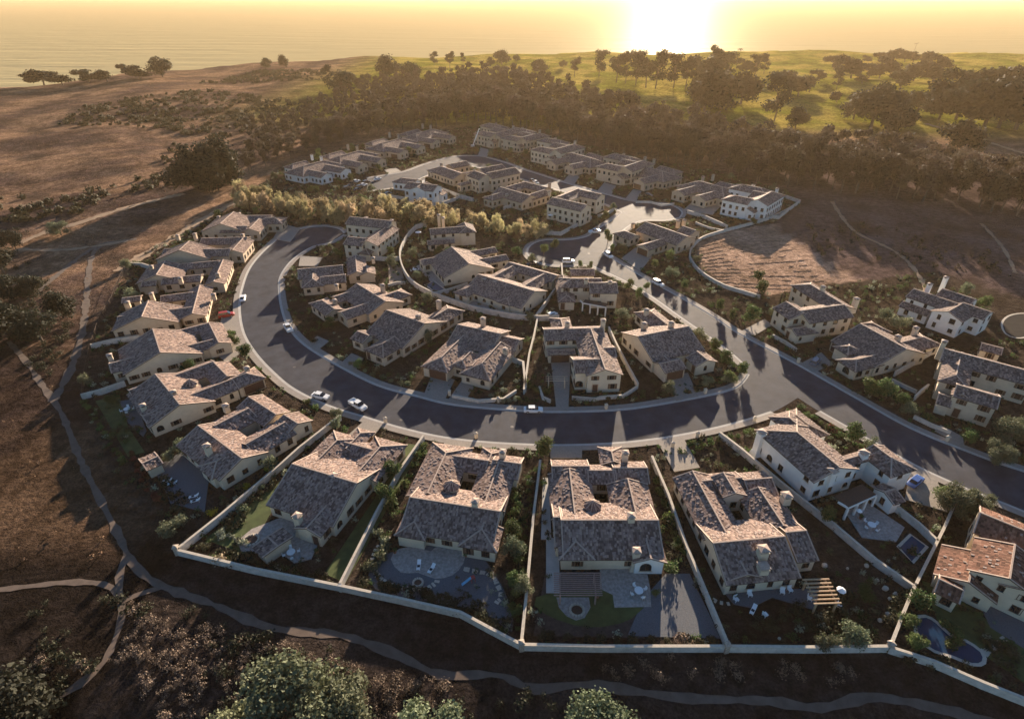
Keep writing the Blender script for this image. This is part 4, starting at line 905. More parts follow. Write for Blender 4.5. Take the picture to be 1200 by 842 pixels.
# specific trees: kind, x, y(base), height, label
SP=[('giant_tree',246,222,25,'huge dark rounded tree at the edge of the dry grassland',1.0),
('broad_tree',350,860,10,'broad lit green tree at the bottom edge, left of centre',1.2),('broad_tree',395,868,9,'broad green tree overlapping the right of the bottom-left pair',1.1),('broad_tree',300,880,8,'lower tree filling the left of the bottom group',1),
('broad_tree',505,885,8,'brownish-green tree at the bottom edge near the path bend',1.1),('broad_tree',700,892,9,'lit green tree poking over the bottom edge right of centre',1.0),('dark_tree',25,838,8,'dark tree in the bottom-left corner',1.2),
('dark_tree',20,395,10,'dark tree at the left edge above the trail fork',1.2),('dark_tree',50,400,9,'dark tree with ragged crown left of the two-track trail',1.2),('dark_tree',15,350,9,'dark tree by the left edge beside the shaded hollow',1.1),('dark_tree',75,372,8,'dark tree nearest the two-track trail',1.1),('dark_tree',5,320,9,'upper dark tree cut by the left edge',1.2),('dark_tree',40,345,7,'smaller dark tree in the middle of the left-edge clump',1.2),('dark_tree',-25,420,14,'tall dark tree half outside the left edge',1.2),
('dark_tree',15,290,7,'dark tree below the pale track at the left edge',1.2),('broad_tree',72,275,5,'low spreading olive-green tree beside the pale track',1.6),
('round_tree',637,539,5.4,'round olive street tree at the kerb between two front yards',1),('olive_tree',395,489,3.2,'round shrub-like tree beside the wall end by the driveway',1),
('round_tree',843,366,4.2,'dark round tree on the verge right of the diagonal road',1),('round_tree',879,378,5.4,'bright green tree on the verge right of the diagonal road',1.1),('round_tree',890,345,5,'greyish tree beside the field wall',1.2),('round_tree',858,372,2.6,'small dark round tree between two verge trees',1),('round_tree',802,340,3.4,'black-looking flat round tree by the road bend',1.2),
('olive_tree',787,326,5,'reddish bare-looking tree on the lit verge',1.1),('round_tree',766,314,3.2,'dark red-brown tree beside the garage drive',1.2),('olive_tree',817,308,4,'tree inside the curved field wall',1),
('round_tree',888,330,4,'dark tree just inside the field above the wall',1.3),('round_tree',712,285,6,'slim dark tree by the upper junction',.7),('round_tree',717,297,3.5,'small dark tree at the junction corner',.8),
('olive_tree',820,398,4.2,'pale bushy tree on the inner corner verge',1.3),('round_tree',838,412,4.0,'dark tree at the inner street corner',1.1),('round_tree',850,425,3.6,'dark rounded tree near the inner corner kerb',1.2),('round_tree',868,440,4,'dense dark tree at the very corner of the junction',1.1),('round_tree',855,448,3.5,'bushy tree beside the corner kerb',1.2),('olive_tree',783,463,3.8,'shrubby tree in the corner house front garden',1.2),('olive_tree',828,452,3.2,'low tree by the corner house window',1.2),
('round_tree',1000,520,5,'dark round tree beside the diagonal road behind the white house',1.1),('olive_tree',1018,527,3.6,'pale tree right of the dark round roadside tree',1.1),('round_tree',942,494,2.8,'small clipped round tree by the white house corner',1),
('round_tree',1018,462,4.6,'dark tree left in the clump below the broad dark roof',1.2),('round_tree',1037,468,5.2,'largest green tree in the clump below the broad dark roof',1.2),('round_tree',1052,475,4.0,'lit green tree right in the clump below the broad dark roof',1.2),('olive_tree',1064,487,3.6,'pale round shrub tree by the low roadside wall',1.1),('olive_tree',1052,385,5,'spreading olive tree behind the broad dark roof',1.4),('olive_tree',1035,376,4,'smaller tree behind the broad dark roof',1.3),
('broad_tree',1115,600,5.6,'large dark green tree by the blue car drive',1.0),('broad_tree',1140,602,5,'tree behind the blue car drive, right of the larger one',1.0),('round_tree',1100,585,3.6,'dark shrub tree at the drive corner',1.2),('round_tree',1130,520,4,'dark tree in front of the right-edge house door',1.2),('broad_tree',1180,520,6,'dark tree in the shaded right-edge garden',1.1),('broad_tree',1165,545,5,'dark tree above the lower road bend at the right',1.1),
('olive_tree',967,760,4.0,'pale green tree left of the pair below the timber pergola',1),('olive_tree',995,755,4.2,'larger pale green tree right of the pair below the timber pergola',1.2),('round_tree',1012,700,2.8,'dark shrub tree in the boulder yard',1.2),
('round_tree',1075,712,3.8,'lit yellow-green tree at the yard wall corner',1.3),('round_tree',1060,735,3,'shrub tree beside the pool yard wall',1.2),('round_tree',1072,760,3,'rounded shrub tree at the left end of the pool',1.2),
('olive_tree',206,622,3.6,'bare brown twiggy shrub tree outside the corner wall',1.6),('olive_tree',215,528,3.4,'grey-green tree between two left-curve houses',1.3),('olive_tree',200,538,2.8,'smaller grey-green tree between two left-curve houses',1.3),('round_tree',288,420,4,'dark olive tree in front of the left-curve house',1.3),('round_tree',275,404,3.5,'tree next to the left-curve driveway',1.2),
('olive_tree',503,402,4.4,'slim pale tree between two inner front houses',.8),('round_tree',420,432,3,'dark round tree beside the inner left drive',1.1),('slender_cypress',913,358,4.5,'left slender cypress beside the pale two-storey house',1),('slender_cypress',917,358,4.8,'right slender cypress beside the pale two-storey house',1),
('round_tree',463,560,4.2,'tall green shrub tree along the lawn wall',1.2),('round_tree',452,584,3.8,'green tree along the lawn wall, lower one',1.2),('olive_tree',600,650,4,'grey-leaved tree right of the kidney patio',1.2),('round_tree',602,628,3.6,'green tree beside the stone stepping path',1.1),('round_tree',604,690,3.4,'tree in the right bed of the kidney-patio yard',1.1),
('sapling',784,668,3,'bright spiky palm-like plant at the arched-window wing',1.6),('sapling',768,700,2,'small yellow-green shrub in the gravel yard',1.4),
('round_tree',650,292,4,'tree at the bulb of the small cul-de-sac',1),('round_tree',637,299,4.2,'tree left of the small cul-de-sac bulb',1),('round_tree',605,300,4,'pale rounded tree near the small cul-de-sac',1.2),('olive_tree',624,308,3.4,'light tree below the small cul-de-sac bulb',1.2),('round_tree',680,313,2.6,'small dark shrub tree by the parked van',.9),('round_tree',692,314,2.6,'right small dark shrub tree by the parked van',.9),
('round_tree',737,340,4,'tree in the sunlit side garden of the balcony house',.9),('round_tree',748,352,4.2,'dark tree by the sunlit side garden',.9),('round_tree',757,340,3,'small tree on the sunlit verge',1),('olive_tree',728,372,3,'yellow-green hedge shrub behind the twin-arch house',1.8),
('windswept_cypress',148,88,9,'windswept tree row left of the cliff dome tree',1.2),('windswept_cypress',52,100,17,'leftmost windswept tree leaning over the cliff edge',1.7),('windswept_cypress',74,100,13,'second windswept tree on the cliff edge',1.9),('windswept_cypress',105,97,10,'low windswept tree in the cliff-edge row',2.0),('windswept_cypress',126,96,10,'windswept tree in the middle of the cliff-edge row',1.5),('windswept_cypress',165,93,10,'dense windswept tree in the cliff-edge row',2.0),
('dark_tree',191,90,15,'dome-shaped tree at the end of the cliff-edge row',1.5),('dark_tree',313,80,10,'isolated round tree on the cliff horizon, left one',1),('dark_tree',333,79,10,'isolated round tree on the cliff horizon, right one',1),('pine',387,105,20,'thin two-tier tree left of the round dark tree',1.0),('dark_tree',403,108,20,'round dark tree on the grassland above the belt',1.4),
('dark_tree',455,92,16,'dark tree rising at the left top of the belt',1.4),('dark_tree',482,95,14,'dark tree rising above the belt, beside the left top one',1.3)]
for k,x,y,hh,l,wd in SP: tree(k,x,y,hh*(1.3 if y<100 else 1),l,None,wd)
# golf course trees
GO=[('pine',509,77,10),('pine',527,80,14),('pine',543,75,8),('dark_tree',588,76,14),('dark_tree',575,78,8),('dark_tree',605,73,7),('dark_tree',632,86,13),('pine',673,90,15),('dark_tree',660,80,6),
('pine',702,90,16),('pine',722,97,20),('pine',733,98,21),('pine',745,100,22),('pine',757,103,22),('pine',768,104,20),('pine',789,103,20),('pine',803,105,19),('pine',815,98,18),('dark_tree',828,105,22),('pine',842,95,24),('pine',852,93,16),
('dark_tree',845,128,20),('dark_tree',825,130,18),('dark_tree',868,122,17),('pine',884,90,16),('windswept_cypress',875,86,12),('pine',895,87,14),('pine',907,142,22),('windswept_cypress',935,113,15),('windswept_cypress',925,108,13),('windswept_cypress',948,108,12),('dark_tree',932,150,9),
('windswept_cypress',977,82,13),('windswept_cypress',992,78,9),('windswept_cypress',997,92,15),('pine',980,105,12),('windswept_cypress',1005,90,10),('dark_tree',1000,140,11),('dark_tree',1020,150,22),('dark_tree',1038,150,20),('dark_tree',1028,128,12),('dark_tree',1050,160,14),('windswept_cypress',980,120,8),
('windswept_cypress',1017,74,6),('windswept_cypress',1033,74,10),('windswept_cypress',1046,73,11),('windswept_cypress',1060,73,11),('windswept_cypress',1070,73,10),('windswept_cypress',1087,76,14),('windswept_cypress',1104,84,13),('windswept_cypress',1018,92,12),('windswept_cypress',1030,92,12),('windswept_cypress',1043,90,13),('windswept_cypress',1055,104,13),('windswept_cypress',1070,95,14),('windswept_cypress',1093,98,16),('windswept_cypress',1085,86,9),('windswept_cypress',1075,130,12),('windswept_cypress',1010,98,7),
('dark_tree',1118,182,13),('windswept_cypress',1100,140,17),('windswept_cypress',1120,140,19),('windswept_cypress',1137,146,20),('windswept_cypress',1153,148,21),('windswept_cypress',1170,150,23),('windswept_cypress',1190,152,25),('windswept_cypress',1210,155,25),('windswept_cypress',1130,118,16),('windswept_cypress',1180,120,18),('windswept_cypress',1197,112,17),('windswept_cypress',1147,112,14),('windswept_cypress',960,95,8)]
for k,x,y,hh in GO:
    zz=('on the skyline rim ' if y<84 else 'on the nearer slope ' if y>118 else 'on the middle slope ')+('of the golf course in the sun glare' if 690<x<800 else 'of the golf course below the horizon palm' if 800<=x<912 else 'of the golf course left of the glare' if x<690 else 'at the far right of the golf course' if x>1140 else 'of the golf course under the thin mast' if x>1030 else 'of the golf course right of the palm')
    nm={'pine':'tall bare-stemmed pine ','dark_tree':'rounded dark tree ','windswept_cypress':'flat windswept cypress '}[k]
    tree(k,x,y,hh*R.uniform(1.25,1.6),nm+zz,nm+zz,1.2 if k!='windswept_cypress' else 1.3)
# palm on the horizon
x,y,z=GT(864,76); pr=empty('palm_tree',(x,y,z),0,label='lone palm silhouetted above the golf course horizon',category='palm')
m=MB(); m.tube((0,0,0),(.6,0,17),.4,.25,7); link('trunk',m.mesh('trunk',[BARK]),pr); m=MB()
for k in range(16):
    a=k*.39; e=(k%3)*.5-.2; p0=(.6,0,17); p1=(.6+2.2*math.cos(a),2.2*math.sin(a),17.6+e); p2=(.6+4*math.cos(a),4*math.sin(a),16.2+e*2)
    m.beam(p0,p1,.6,.06); m.beam(p1,p2,.5,.06)
link('fronds',m.mesh('fronds',[CYP]),pr)
# masts
for px,py,hh,l in((1065,78,26,'thin tall mast on the golf course horizon'),(806,150,1,'')):
    if not l: continue
    x,y,z=GT(px,py); r=empty('mast',(x,y,z),0,label=l,category='mast'); m=MB(); m.tube((0,0,0),(1,0,hh),.18,.1,5); link('pole',m.mesh('pole',[BARK]),r); m=MB(); m.beam((-2,0,hh),(3.5,0,hh+1.5),.25,.25); link('arm',m.mesh('arm',[BARK]),r)
# ---- shrubs ----
NB=0
def shrub(k,x,y,s,label,group,xy=None):
    global NB
    NB+=1
    if xy is None: X,Y,z=GT(x,y)
    else: X,Y=xy; z=float(hgt(X,Y))
    o=link(k,BUSH[k][NB%3],None,(X,Y,z-.05),R.uniform(0,6.28)); o.scale=(s,s,s*R.uniform(.8,1.15)); return tag(o,label,'shrub',group)
ROADP=[np.array([G(p) for p in A_OUT+A_IN[::-1]]),np.array([G(p) for p in B_SW+B_SW2+B_NE[::-1]]),np.array([G(p) for p in C_N+C_S2+D_N[::-1]+C_S[::-1]])]
HARD=[np.array([G(p) for p in d]) for d in DRV+[[(452,655),(468,640),(505,643),(545,640),(545,662),(510,682),(455,680)],[(700,650),(765,650),(768,715),(650,730),(648,665),(700,665)],[(275,640),(345,595),(380,640),(340,665)],[(735,745),(755,700),(780,672),(808,672),(845,748)],[(380,676),(455,560),(478,520),(495,522),(405,686)],[(240,632),(395,512),(398,520),(318,600),(290,650)],[(630,700),(650,735),(735,735),(755,695)],[(845,688),(990,688),(955,716),(850,716)],[(985,600),(1015,585),(1065,618),(1050,637),(1005,633)],[(1070,720),(1095,718),(1155,760),(1150,782),(1110,775)],[(495,334),(508,326),(530,342),(515,350)],[(180,548),(212,530),(245,560),(240,600),(200,590)],[(1170,375),(1183,365),(1220,368),(1215,400),(1180,398)]]]
def offroad(x,y,d=1.9,m=.1):
    ok=np.ones(len(x),bool)
    for P_ in ROADP:
        for dx,dy in((0,0),(d,0),(-d,0),(0,d),(0,-d),(d*.7,d*.7),(-d*.7,-d*.7),(d*.7,-d*.7),(-d*.7,d*.7)): ok&=~inpoly(x+dx,y+dy,P_)
    for _,B_ in HS:
        for b in B_:
            s_=(x-b.c[0])*b.u[0]+(y-b.c[1])*b.u[1]; t_=(x-b.c[0])*b.n[0]+(y-b.c[1])*b.n[1]
            ok&=~((s_>b.s0+.2-m)&(s_<b.s1-.2+m)&(abs(t_)<b.hw-.3+m))
    return ok
def freev(x,y,m=.7):
    ok=inpoly(x,y,DEVP)
    for P_ in ROADP:
        for dx,dy in((0,0),(1.9,0),(-1.9,0),(0,1.9),(0,-1.9)): ok&=~inpoly(x+dx,y+dy,P_)
    for P_ in HARD: ok&=~inpoly(x,y,P_)
    for _,B_ in HS:
        for b in B_:
            s_=(x-b.c[0])*b.u[0]+(y-b.c[1])*b.u[1]; t_=(x-b.c[0])*b.n[0]+(y-b.c[1])*b.n[1]
            ok&=~((s_>b.s0+.2-m)&(s_<b.s1-.2+m)&(abs(t_)<b.hw-.3+m))
    return ok
ROWS=[('green_shrub',[(500,520),(478,560),(455,600)],9,1.3,'green hedge shrub along the right wall of the striped lawn'),
('green_shrub',[(602,560),(606,640),(602,720)],16,1.2,'shrub in the bed between the kidney-patio house and the creeper wall'),
('green_shrub',[(622,560),(614,650),(608,740)],16,.8,'small creeper clump on the foot of the creeper wall'),
('green_shrub',[(768,560),(782,600),(800,650)],12,1.2,'shrub in the bed right of the brown pergola house'),
('dark_shrub',[(630,745),(720,752),(840,752)],12,1.2,'dark shrub along the bottom boundary wall of the pergola yards'),
('dark_shrub',[(420,685),(500,700),(590,735)],14,1.3,'dark shrub along the boundary wall behind the kidney patio'),
('olive_shrub',[(447,625),(452,650),(430,670)],6,1.5,'olive shrub left of the kidney patio'),
('dark_shrub',[(230,640),(300,658),(385,675)],12,1.0,'low dark shrub inside the boundary wall of the corner house'),
('sage_shrub',[(255,625),(275,635),(290,640)],6,1.0,'pale clipped shrub in the corner bed by the fire pit'),
('olive_shrub',[(285,600),(300,580),(330,545)],5,1.3,'grey-green clipped ball along the left-curve house side wall'),
('yellow_shrub',[(243,608),(318,548),(328,543)],3,1.5,'bright yellow flowering shrub beside the white side wall'),
('red_shrub',[(155,530),(168,560),(185,590)],12,1.0,'reddish hedge shrub along the outer left perimeter'),
('green_shrub',[(100,470),(120,505),(145,545)],14,.9,'clipped hedge shrub beside the left lawn'),
('green_shrub',[(300,432),(335,455),(372,478)],14,1.2,'street garden shrub on the outer side of the curve'),
('dark_shrub',[(340,365),(350,385),(372,402)],6,1.2,'dark shrub in the inner kerb garden of the curve'),
('olive_shrub',[(395,418),(440,440),(480,453)],10,1.0,'front garden shrub above the inner kerb'),
('dark_shrub',[(560,478),(600,482),(650,486)],0,1,'x'),
('sage_shrub',[(575,466),(595,470),(610,468)],7,1.0,'pale flowering shrub by the front garden planter wall'),
('green_shrub',[(617,450),(625,455),(640,462)],7,1.2,'green shrub in the narrow garden left of the long drive'),
('dark_shrub',[(680,464),(710,468),(735,463)],7,.9,'dark shrub before the twin-arch house front'),
('dark_shrub',[(750,462),(770,464),(840,455)],8,1.1,'dark shrub in the corner house front garden'),
('green_shrub',[(872,445),(860,430),(835,410)],9,1.2,'dense shrub along the corner verge'),
('olive_shrub',[(450,498),(480,508),(515,515)],9,1.0,'street-side shrub above the corner house drive'),
('olive_shrub',[(690,528),(720,524),(760,522)],9,1.0,'street-side shrub above the brown pergola house'),
('green_shrub',[(805,520),(840,516),(880,505)],10,1.1,'shrub in the front garden bed left of the white house'),
('red_shrub',[(972,500),(980,506),(985,510)],3,1.2,'red-flowering shrub on the roadside bed behind the white house'),
('green_shrub',[(955,490),(985,510),(1010,525)],8,1.1,'roadside hedge shrub behind the white house'),
('dark_shrub',[(940,408),(980,440),(1000,450)],9,1.2,'dark shrub in front of the broad dark roof house'),
('dark_shrub',[(900,385),(925,402),(945,412)],8,1.0,'dark shrub in front of the pale two-storey house'),
('green_shrub',[(1055,470),(1075,478),(1090,495)],8,1.2,'shrub beside the low roadside wall at the right'),
('dark_shrub',[(1045,735),(1060,700),(1080,690)],9,1.5,'dark hedge shrub between the boulder yard and the pool yard'),
('dark_shrub',[(1060,775),(1085,768),(1130,790)],8,1.2,'dark shrub on the wall side of the pool'),
('green_shrub',[(1105,730),(1120,745),(1115,755)],5,1.3,'green shrub on the yard side of the pool'),
('dark_shrub',[(300,300),(285,320),(272,345)],10,1.1,'kerb garden shrub along the upper left curve'),
('dark_shrub',[(345,300),(335,318),(335,340)],7,1.2,'dark shrub along the inner kerb of the upper curve'),
('dark_shrub',[(160,320),(200,292),(240,265)],16,1.1,'perimeter shrub behind the upper left row'),
('dark_shrub',[(485,312),(495,335),(530,350)],9,1.0,'shrub inside the curved garden wall'),
('olive_shrub',[(545,350),(580,362),(620,368)],8,1.0,'garden shrub along the lower stretch of the curved wall'),
('green_shrub',[(645,262),(675,270),(700,245)],6,1.2,'shrub by the sunlit far block wall'),
('dark_shrub',[(640,212),(700,232),(760,244)],14,.9,'verge shrub along the far street'),
('dark_shrub',[(560,200),(600,212),(540,195)],0,1,'x'),
('dry_shrub',[(800,748),(790,752),(806,756)],3,1.5,'pale dry shrub at the boundary wall of the gravel yard'),
('dry_shrub',[(355,720),(205,620),(350,715)],2,1.5,'bare dry bush below the boundary wall'),
('olive_shrub',[(440,245),(480,250),(530,252)],12,1.3,'shrub on the slope above the golden willows')]
for k,p,n,s,l in ROWS:
    Q=chain(p,.5)
    for i in range(n):
        q=Q[int((i+.5)/n*len(Q))]; sx_,sy_=q[0]+R.uniform(-.5,.5),q[1]+R.uniform(-.5,.5)
        if not offroad(np.array([sx_]),np.array([sy_]))[0]: continue
        shrub(k,0,0,s*R.uniform(.75,1.25),l,l,xy=(sx_,sy_))
# planting between the houses
PV={0:[[],[],0],1:[[],[],0],2:[[],[],0],3:[[],[],0]}; PM=[GRN,DRK,OLV,SAGE]; PT_=0; cnt=0; ntree=0
LP=[leaves([(0,0,.4,.6,.6,.5)],46,.2,400+q,.5) for q in range(6)]
dmn=DEVP.min(0);dmx=DEVP.max(0); dmx[0]=min(dmx[0],150)
rg_=np.random.default_rng(42); xa=rg_.uniform(dmn[0],dmx[0],60000); ya=rg_.uniform(dmn[1],dmx[1],60000)
ka=(abs(xa)<1.0*ya+45)&(rg_.uniform(0,1,60000)<.25+.75*(noise2(xa,ya,13,77)>-.05))
xa=xa[ka];ya=ya[ka]; ka=freev(xa,ya); xa=xa[ka];ya=ya[ka]; wide_=freev(xa,ya,2.2)
for x,y,wd_ in zip(xa[:9500],ya[:9500],wide_):
    x=float(x);y=float(y);cnt+=1
    if ntree<115 and wd_ and R.random()<.045:
        ntree+=1; hl=min(HS,key=lambda q_:(q_[1][0].c[0]-x)**2+(q_[1][0].c[1]-y)**2)[0]['label'].split(); hl=hl[:11]
        while hl[-1].strip(',') in ('a','an','the','with','and','of','in','on','by','its','to','at','next','beside','from','round','white','small','long','green','dark','one','two','slit','big','along','behind','right','left','second','three','front') or len(hl)>10 and hl[-1].endswith(','): hl=hl[:-1]
        lb='small garden tree near the '+' '.join(hl).strip(',')
        tree('round_tree' if R.random()<.6 else 'olive_tree',0,0,R.uniform(2.6,4.8),lb,lb,1.15,xy=(x,y)); continue
    s=R.uniform(.5,1.5); V,Fc=LP[cnt%6]; k=R.choice((0,0,1,1,2,3)); q=PV[k]; q[0].append(V*s+np.array((x,y,.06))); q[1].append(Fc+q[2]); q[2]+=len(V)
for k,nm in enumerate(('green','dark','olive green','pale grey-green')):
    q=PV[k]; me=bpy.data.meshes.new('yard_shrubs'); me.from_pydata(np.concatenate(q[0]).tolist(),[],np.concatenate(q[1]).tolist()); me.materials.append(PM[k])
    link('yard_shrubs',me,label=nm+' low planting filling the beds between the houses',category='ground cover',kind='stuff')
print('planting',cnt,ntree)
# uncountable scrub and ground cover
def scatter(name,label,regions,n,m,s0,s1,seed,cat='scrub',leaf=22,lsz=.22):
    r=np.random.default_rng(seed); Vs=[];Fs=[];off=0; L=leaves([(0,0,.35,.6,.6,.45)],leaf,lsz,seed,.6)
    Ls=[leaves([(0,0,.35,.6,.6,.45)],leaf,lsz*1.2,seed+q,.7) for q in range(5)]
    P=[np.array([G(p) for p in rg]) for rg in regions]; A=[(p[:,0].max()-p[:,0].min())*(p[:,1].max()-p[:,1].min()) for p in P]
    for p,a in zip(P,A):
        k=int(n*a/sum(A)); x=r.uniform(p[:,0].min(),p[:,0].max(),k*2); y=r.uniform(p[:,1].min(),p[:,1].max(),k*2)
        ok=inpoly(x,y,p)&(noise2(x,y,26,seed)+.5*noise2(x,y,9,seed+1)>.0)&offroad(x,y); x=x[ok][:k];y=y[ok][:k]
        z=hgt(x,y)
        for i in range(len(x)):
            s=r.uniform(s0,s1); V,Fc=Ls[i%5]; Vs.append(V*s+np.array((x[i],y[i],z[i]))); Fs.append(Fc+off); off+=len(V)
    me=bpy.data.meshes.new(name); me.from_pydata(np.concatenate(Vs).tolist(),[],np.concatenate(Fs).tolist()); me.materials.append(m); link(name,me,label=label,category=cat,kind='stuff')
scatter('dark_scrub','dark scrub covering the slope below the boundary walls',[[(-30,700),(190,690),(300,740),(560,800),(800,835),(1100,850),(1100,880),(-30,880)],[(-60,230),(60,262),(10,290),(60,330),(90,380),(60,440),(-60,440)]],2600,DRK,.9,2.2,11,leaf=60,lsz=.13)
scatter('dry_scrub','pale dry brush scattered between the dark scrub at the bottom',[[(150,700),(300,745),(560,810),(560,870),(100,870)],[(0,720),(120,790),(60,850),(-20,850)],[(700,770),(1000,775),(1000,800),(700,795)]],620,DRYB,.7,1.7,12,leaf=60,lsz=.10)
scatter('hillside_scrub','bushes in bands over the dry grassland on the left',[[(-80,205),(70,235),(190,200),(205,165),(210,215),(130,235),(60,265),(-80,250)],[(100,130),(160,120),(250,110),(370,120),(330,160),(250,160),(150,150),(60,150)],[(230,100),(300,85),(380,85),(380,98),(300,100)]],2600,DRK,1.6,4.2,13,leaf=26,lsz=.3)
scatter('verge_planting','mixed low planting on the verges and beds of the streets',[[(296,432),(372,484),(398,490),(392,478),(345,462),(318,440)],[(405,418),(443,442),(490,456),(533,465),(610,472),(640,474),(640,465),(533,452),(480,443),(420,412)],[(690,480),(795,472),(870,450),(840,440),(760,462)],[(440,500),(640,528),(640,540),(540,522),(450,510)],[(690,530),(840,515),(845,530),(700,538)],[(880,398),(940,432),(1010,472),(1080,512),(1150,548),(1160,535),(1080,500),(1000,450),(930,415)],[(160,330),(215,285),(260,262),(255,255),(200,285),(150,318)],[(480,275),(478,320),(510,345),(560,362),(600,370),(600,365),(560,355),(500,330)],[(560,205),(600,215),(640,225),(700,240),(700,246),(640,235)]],2600,GRN,.5,1.3,14,'ground cover')
scatter('yard_planting','mixed dark planting filling the shaded back yards',[[(415,680),(440,640),(450,690),(540,712),(600,745),(612,750),(600,735),(560,700)],[(218,645),(290,590),(330,560),(280,620),(300,655),(390,680),(390,690)],[(860,740),(1030,745),(1060,690),(1000,650),(980,680),(900,725)],[(150,535),(210,610),(230,590),(180,545)],[(1085,690),(1190,760),(1190,790),(1090,720)],[(600,560),(612,560),(606,740),(596,720)],[(770,560),(790,600),(830,690),(845,740),(830,740),(780,620)]],1700,DRK,.6,1.5,15,'ground cover')
scatter('dry_grass','tussocks of dry grass over the open ground on the left',[[(-60,470),(60,480),(140,650),(120,690),(-60,690)],[(-60,120),(200,95),(330,90),(200,230),(60,290),(-60,300)],[(60,300),(140,260),(150,300),(110,380),(60,460)]],5200,mat('dry_grass_blade',(.24,.16,.09),.9,.4,.5,trans=.2),.5,1.3,19,leaf=12,lsz=.2)
scatter('field_scrub','small dark bushes dotting the shaded bare field',[[(940,250),(1000,262),(1150,285),(1190,330),(1060,310),(960,300)]],260,DRK,.8,2.0,16)
# ---------------- vehicles ----------------
PAINT={'white':mat('car_paint_white',(.75,.75,.74),.3,.03,1,spec=.5),'blue':mat('car_paint_blue',(.05,.10,.28),.25,.03,1,spec=.5),'grey':mat('car_paint_grey',(.12,.14,.18),.25,.03,1,spec=.5),'red':mat('car_paint_red',(.35,.03,.02),.3,.03,1,spec=.5),'dark':mat('car_paint_dark',(.03,.03,.035),.25,.03,1,spec=.5)}
RUB=mat('tyre_rubber',(.02,.02,.02),.9,.1,1); RIM=mat('wheel_rim',(.5,.5,.5),.4,.1,1,metal=.8); LAMP=mat('headlight_glass',(.7,.7,.65),.1,.05,1)
def loft(secs,m=0,mb=None):
    mb=mb or MB()
    for i in range(len(secs)-1):
        a,b=secs[i],secs[i+1]; n=len(a)
        for k in range(n): mb.poly([a[k],a[(k+1)%n],b[(k+1)%n],b[k]],m)
    mb.poly(secs[0][::-1],m); mb.poly(secs[-1],m); return mb
def sec(x,w,z0,z1,c=.12): return [(x,-w+c*.3,z0),(x,w-c*.3,z0),(x,w,z0+.2),(x,w,z1-c),(x,w-c,z1),(x,-w+c,z1),(x,-w,z1-c),(x,-w,z0+.2)]
def carmeshes(typ):
    if typ=='sedan': body=[(-2.3,.75,.35,.8),(-2.15,.86,.25,.95),(-1.2,.9,.22,.98),(0,.9,.22,.95),(1.2,.9,.22,.92),(2.05,.84,.25,.82),(2.3,.7,.35,.65)]; cab=[(-1.75,.62,.92,.98),(-1.1,.68,.92,1.40),(.3,.68,.92,1.42),(1.15,.66,.88,.95)]
    elif typ=='suv': body=[(-2.3,.8,.35,1.0),(-2.2,.9,.3,1.12),(-1,.93,.28,1.12),(1.1,.93,.28,1.1),(2.0,.88,.3,1.0),(2.3,.75,.4,.8)]; cab=[(-2.15,.72,1.08,1.2),(-1.95,.75,1.08,1.72),(.4,.75,1.08,1.74),(1.2,.72,1.05,1.12)]
    else: body=[(-2.7,.85,.4,1.0),(-2.6,.92,.35,1.05),(-.6,.92,.35,1.02),(1.4,.92,.35,1.08),(2.3,.88,.35,1.0),(2.6,.76,.4,.8)]; cab=[(-.75,.74,1.0,1.1),(-.6,.76,1.0,1.75),(.7,.76,1.0,1.76),(1.4,.74,1.0,1.1)]
    b=loft([sec(*s) for s in body])
    if typ=='pickup':
        for s in(-1,1): b.box(-1.65,s*.86,1.0,1.9,.1,.22)
        b.box(-2.6,0,1.0,.1,1.7,.22)
    c=MB(); ss=[[(x,-w,z0),(x,w,z0),(x,w*.82 if z1-z0>.3 else w,z1),(x,-w*.82 if z1-z0>.3 else -w,z1)] for x,w,z0,z1 in cab]; loft(ss,0,c)
    r=MB(); x0,x1,zt=cab[1][0],cab[2][0],max(cab[1][3],cab[2][3]); r.box((x0+x1)/2,0,zt-.02,x1-x0+.1,1.28,.06)
    for x,_ in((x0,0),((x0+x1)/2,0),(x1,0)):
        for s in(-1,1): r.beam((x,s*.71,.98 if typ=='sedan' else 1.06),(x,s*.585,zt),.09,.05)
    ty=MB(); ty.tube((0,-.11,0),(0,.11,0),.33,.33,14); rm=MB(); rm.tube((0,-.13,0),(0,.13,0),.19,.19,10)
    hl=MB(); hl.box(0,0,0,.1,.34,.14)
    return b,c,r,ty,rm,hl
CM={k:carmeshes(k) for k in('sedan','suv','pickup')}; GM={}
def car(x,y,x2,y2,typ,col,label,xy=None,rz=None,group=None):
    if xy is None: X,Y,Z=GT(x,y); X2,Y2,_=GT(x2,y2); rz=math.atan2(Y2-Y,X2-X)
    else: X,Y=xy;Z=0
    key=(typ,col)
    if key not in GM:
        b,c,r,ty,rm,hl=CM[typ]; GM[key]=[b.mesh('body',[PAINT[col]]),c.mesh('windows',[GLASS]),r.mesh('cabin_roof',[PAINT[col]]),ty.mesh('tyre',[RUB]),rm.mesh('rim',[RIM]),hl.mesh('headlight',[LAMP])]
    g=GM[key]; root=empty('parked_car' if typ!='pickup' else 'pickup_truck',(X,Y,Z+.05),rz,label=label,category='car' if typ!='pickup' else 'pickup',group=group)
    link('body',g[0],root); link('windows',g[1],root); link('cabin_roof',g[2],root)
    ax=1.35 if typ!='pickup' else 1.6
    for sx in(-1,1):
        for s in(-1,1):
            t_=link('wheel',g[3],root,(sx*ax,s*.83,.33)); link('rim',g[4],t_)
    for s in(-1,1): link('headlight',g[5],root,(2.2 if typ!='pickup' else 2.5,s*.55,.62 if typ=='sedan' else .78))
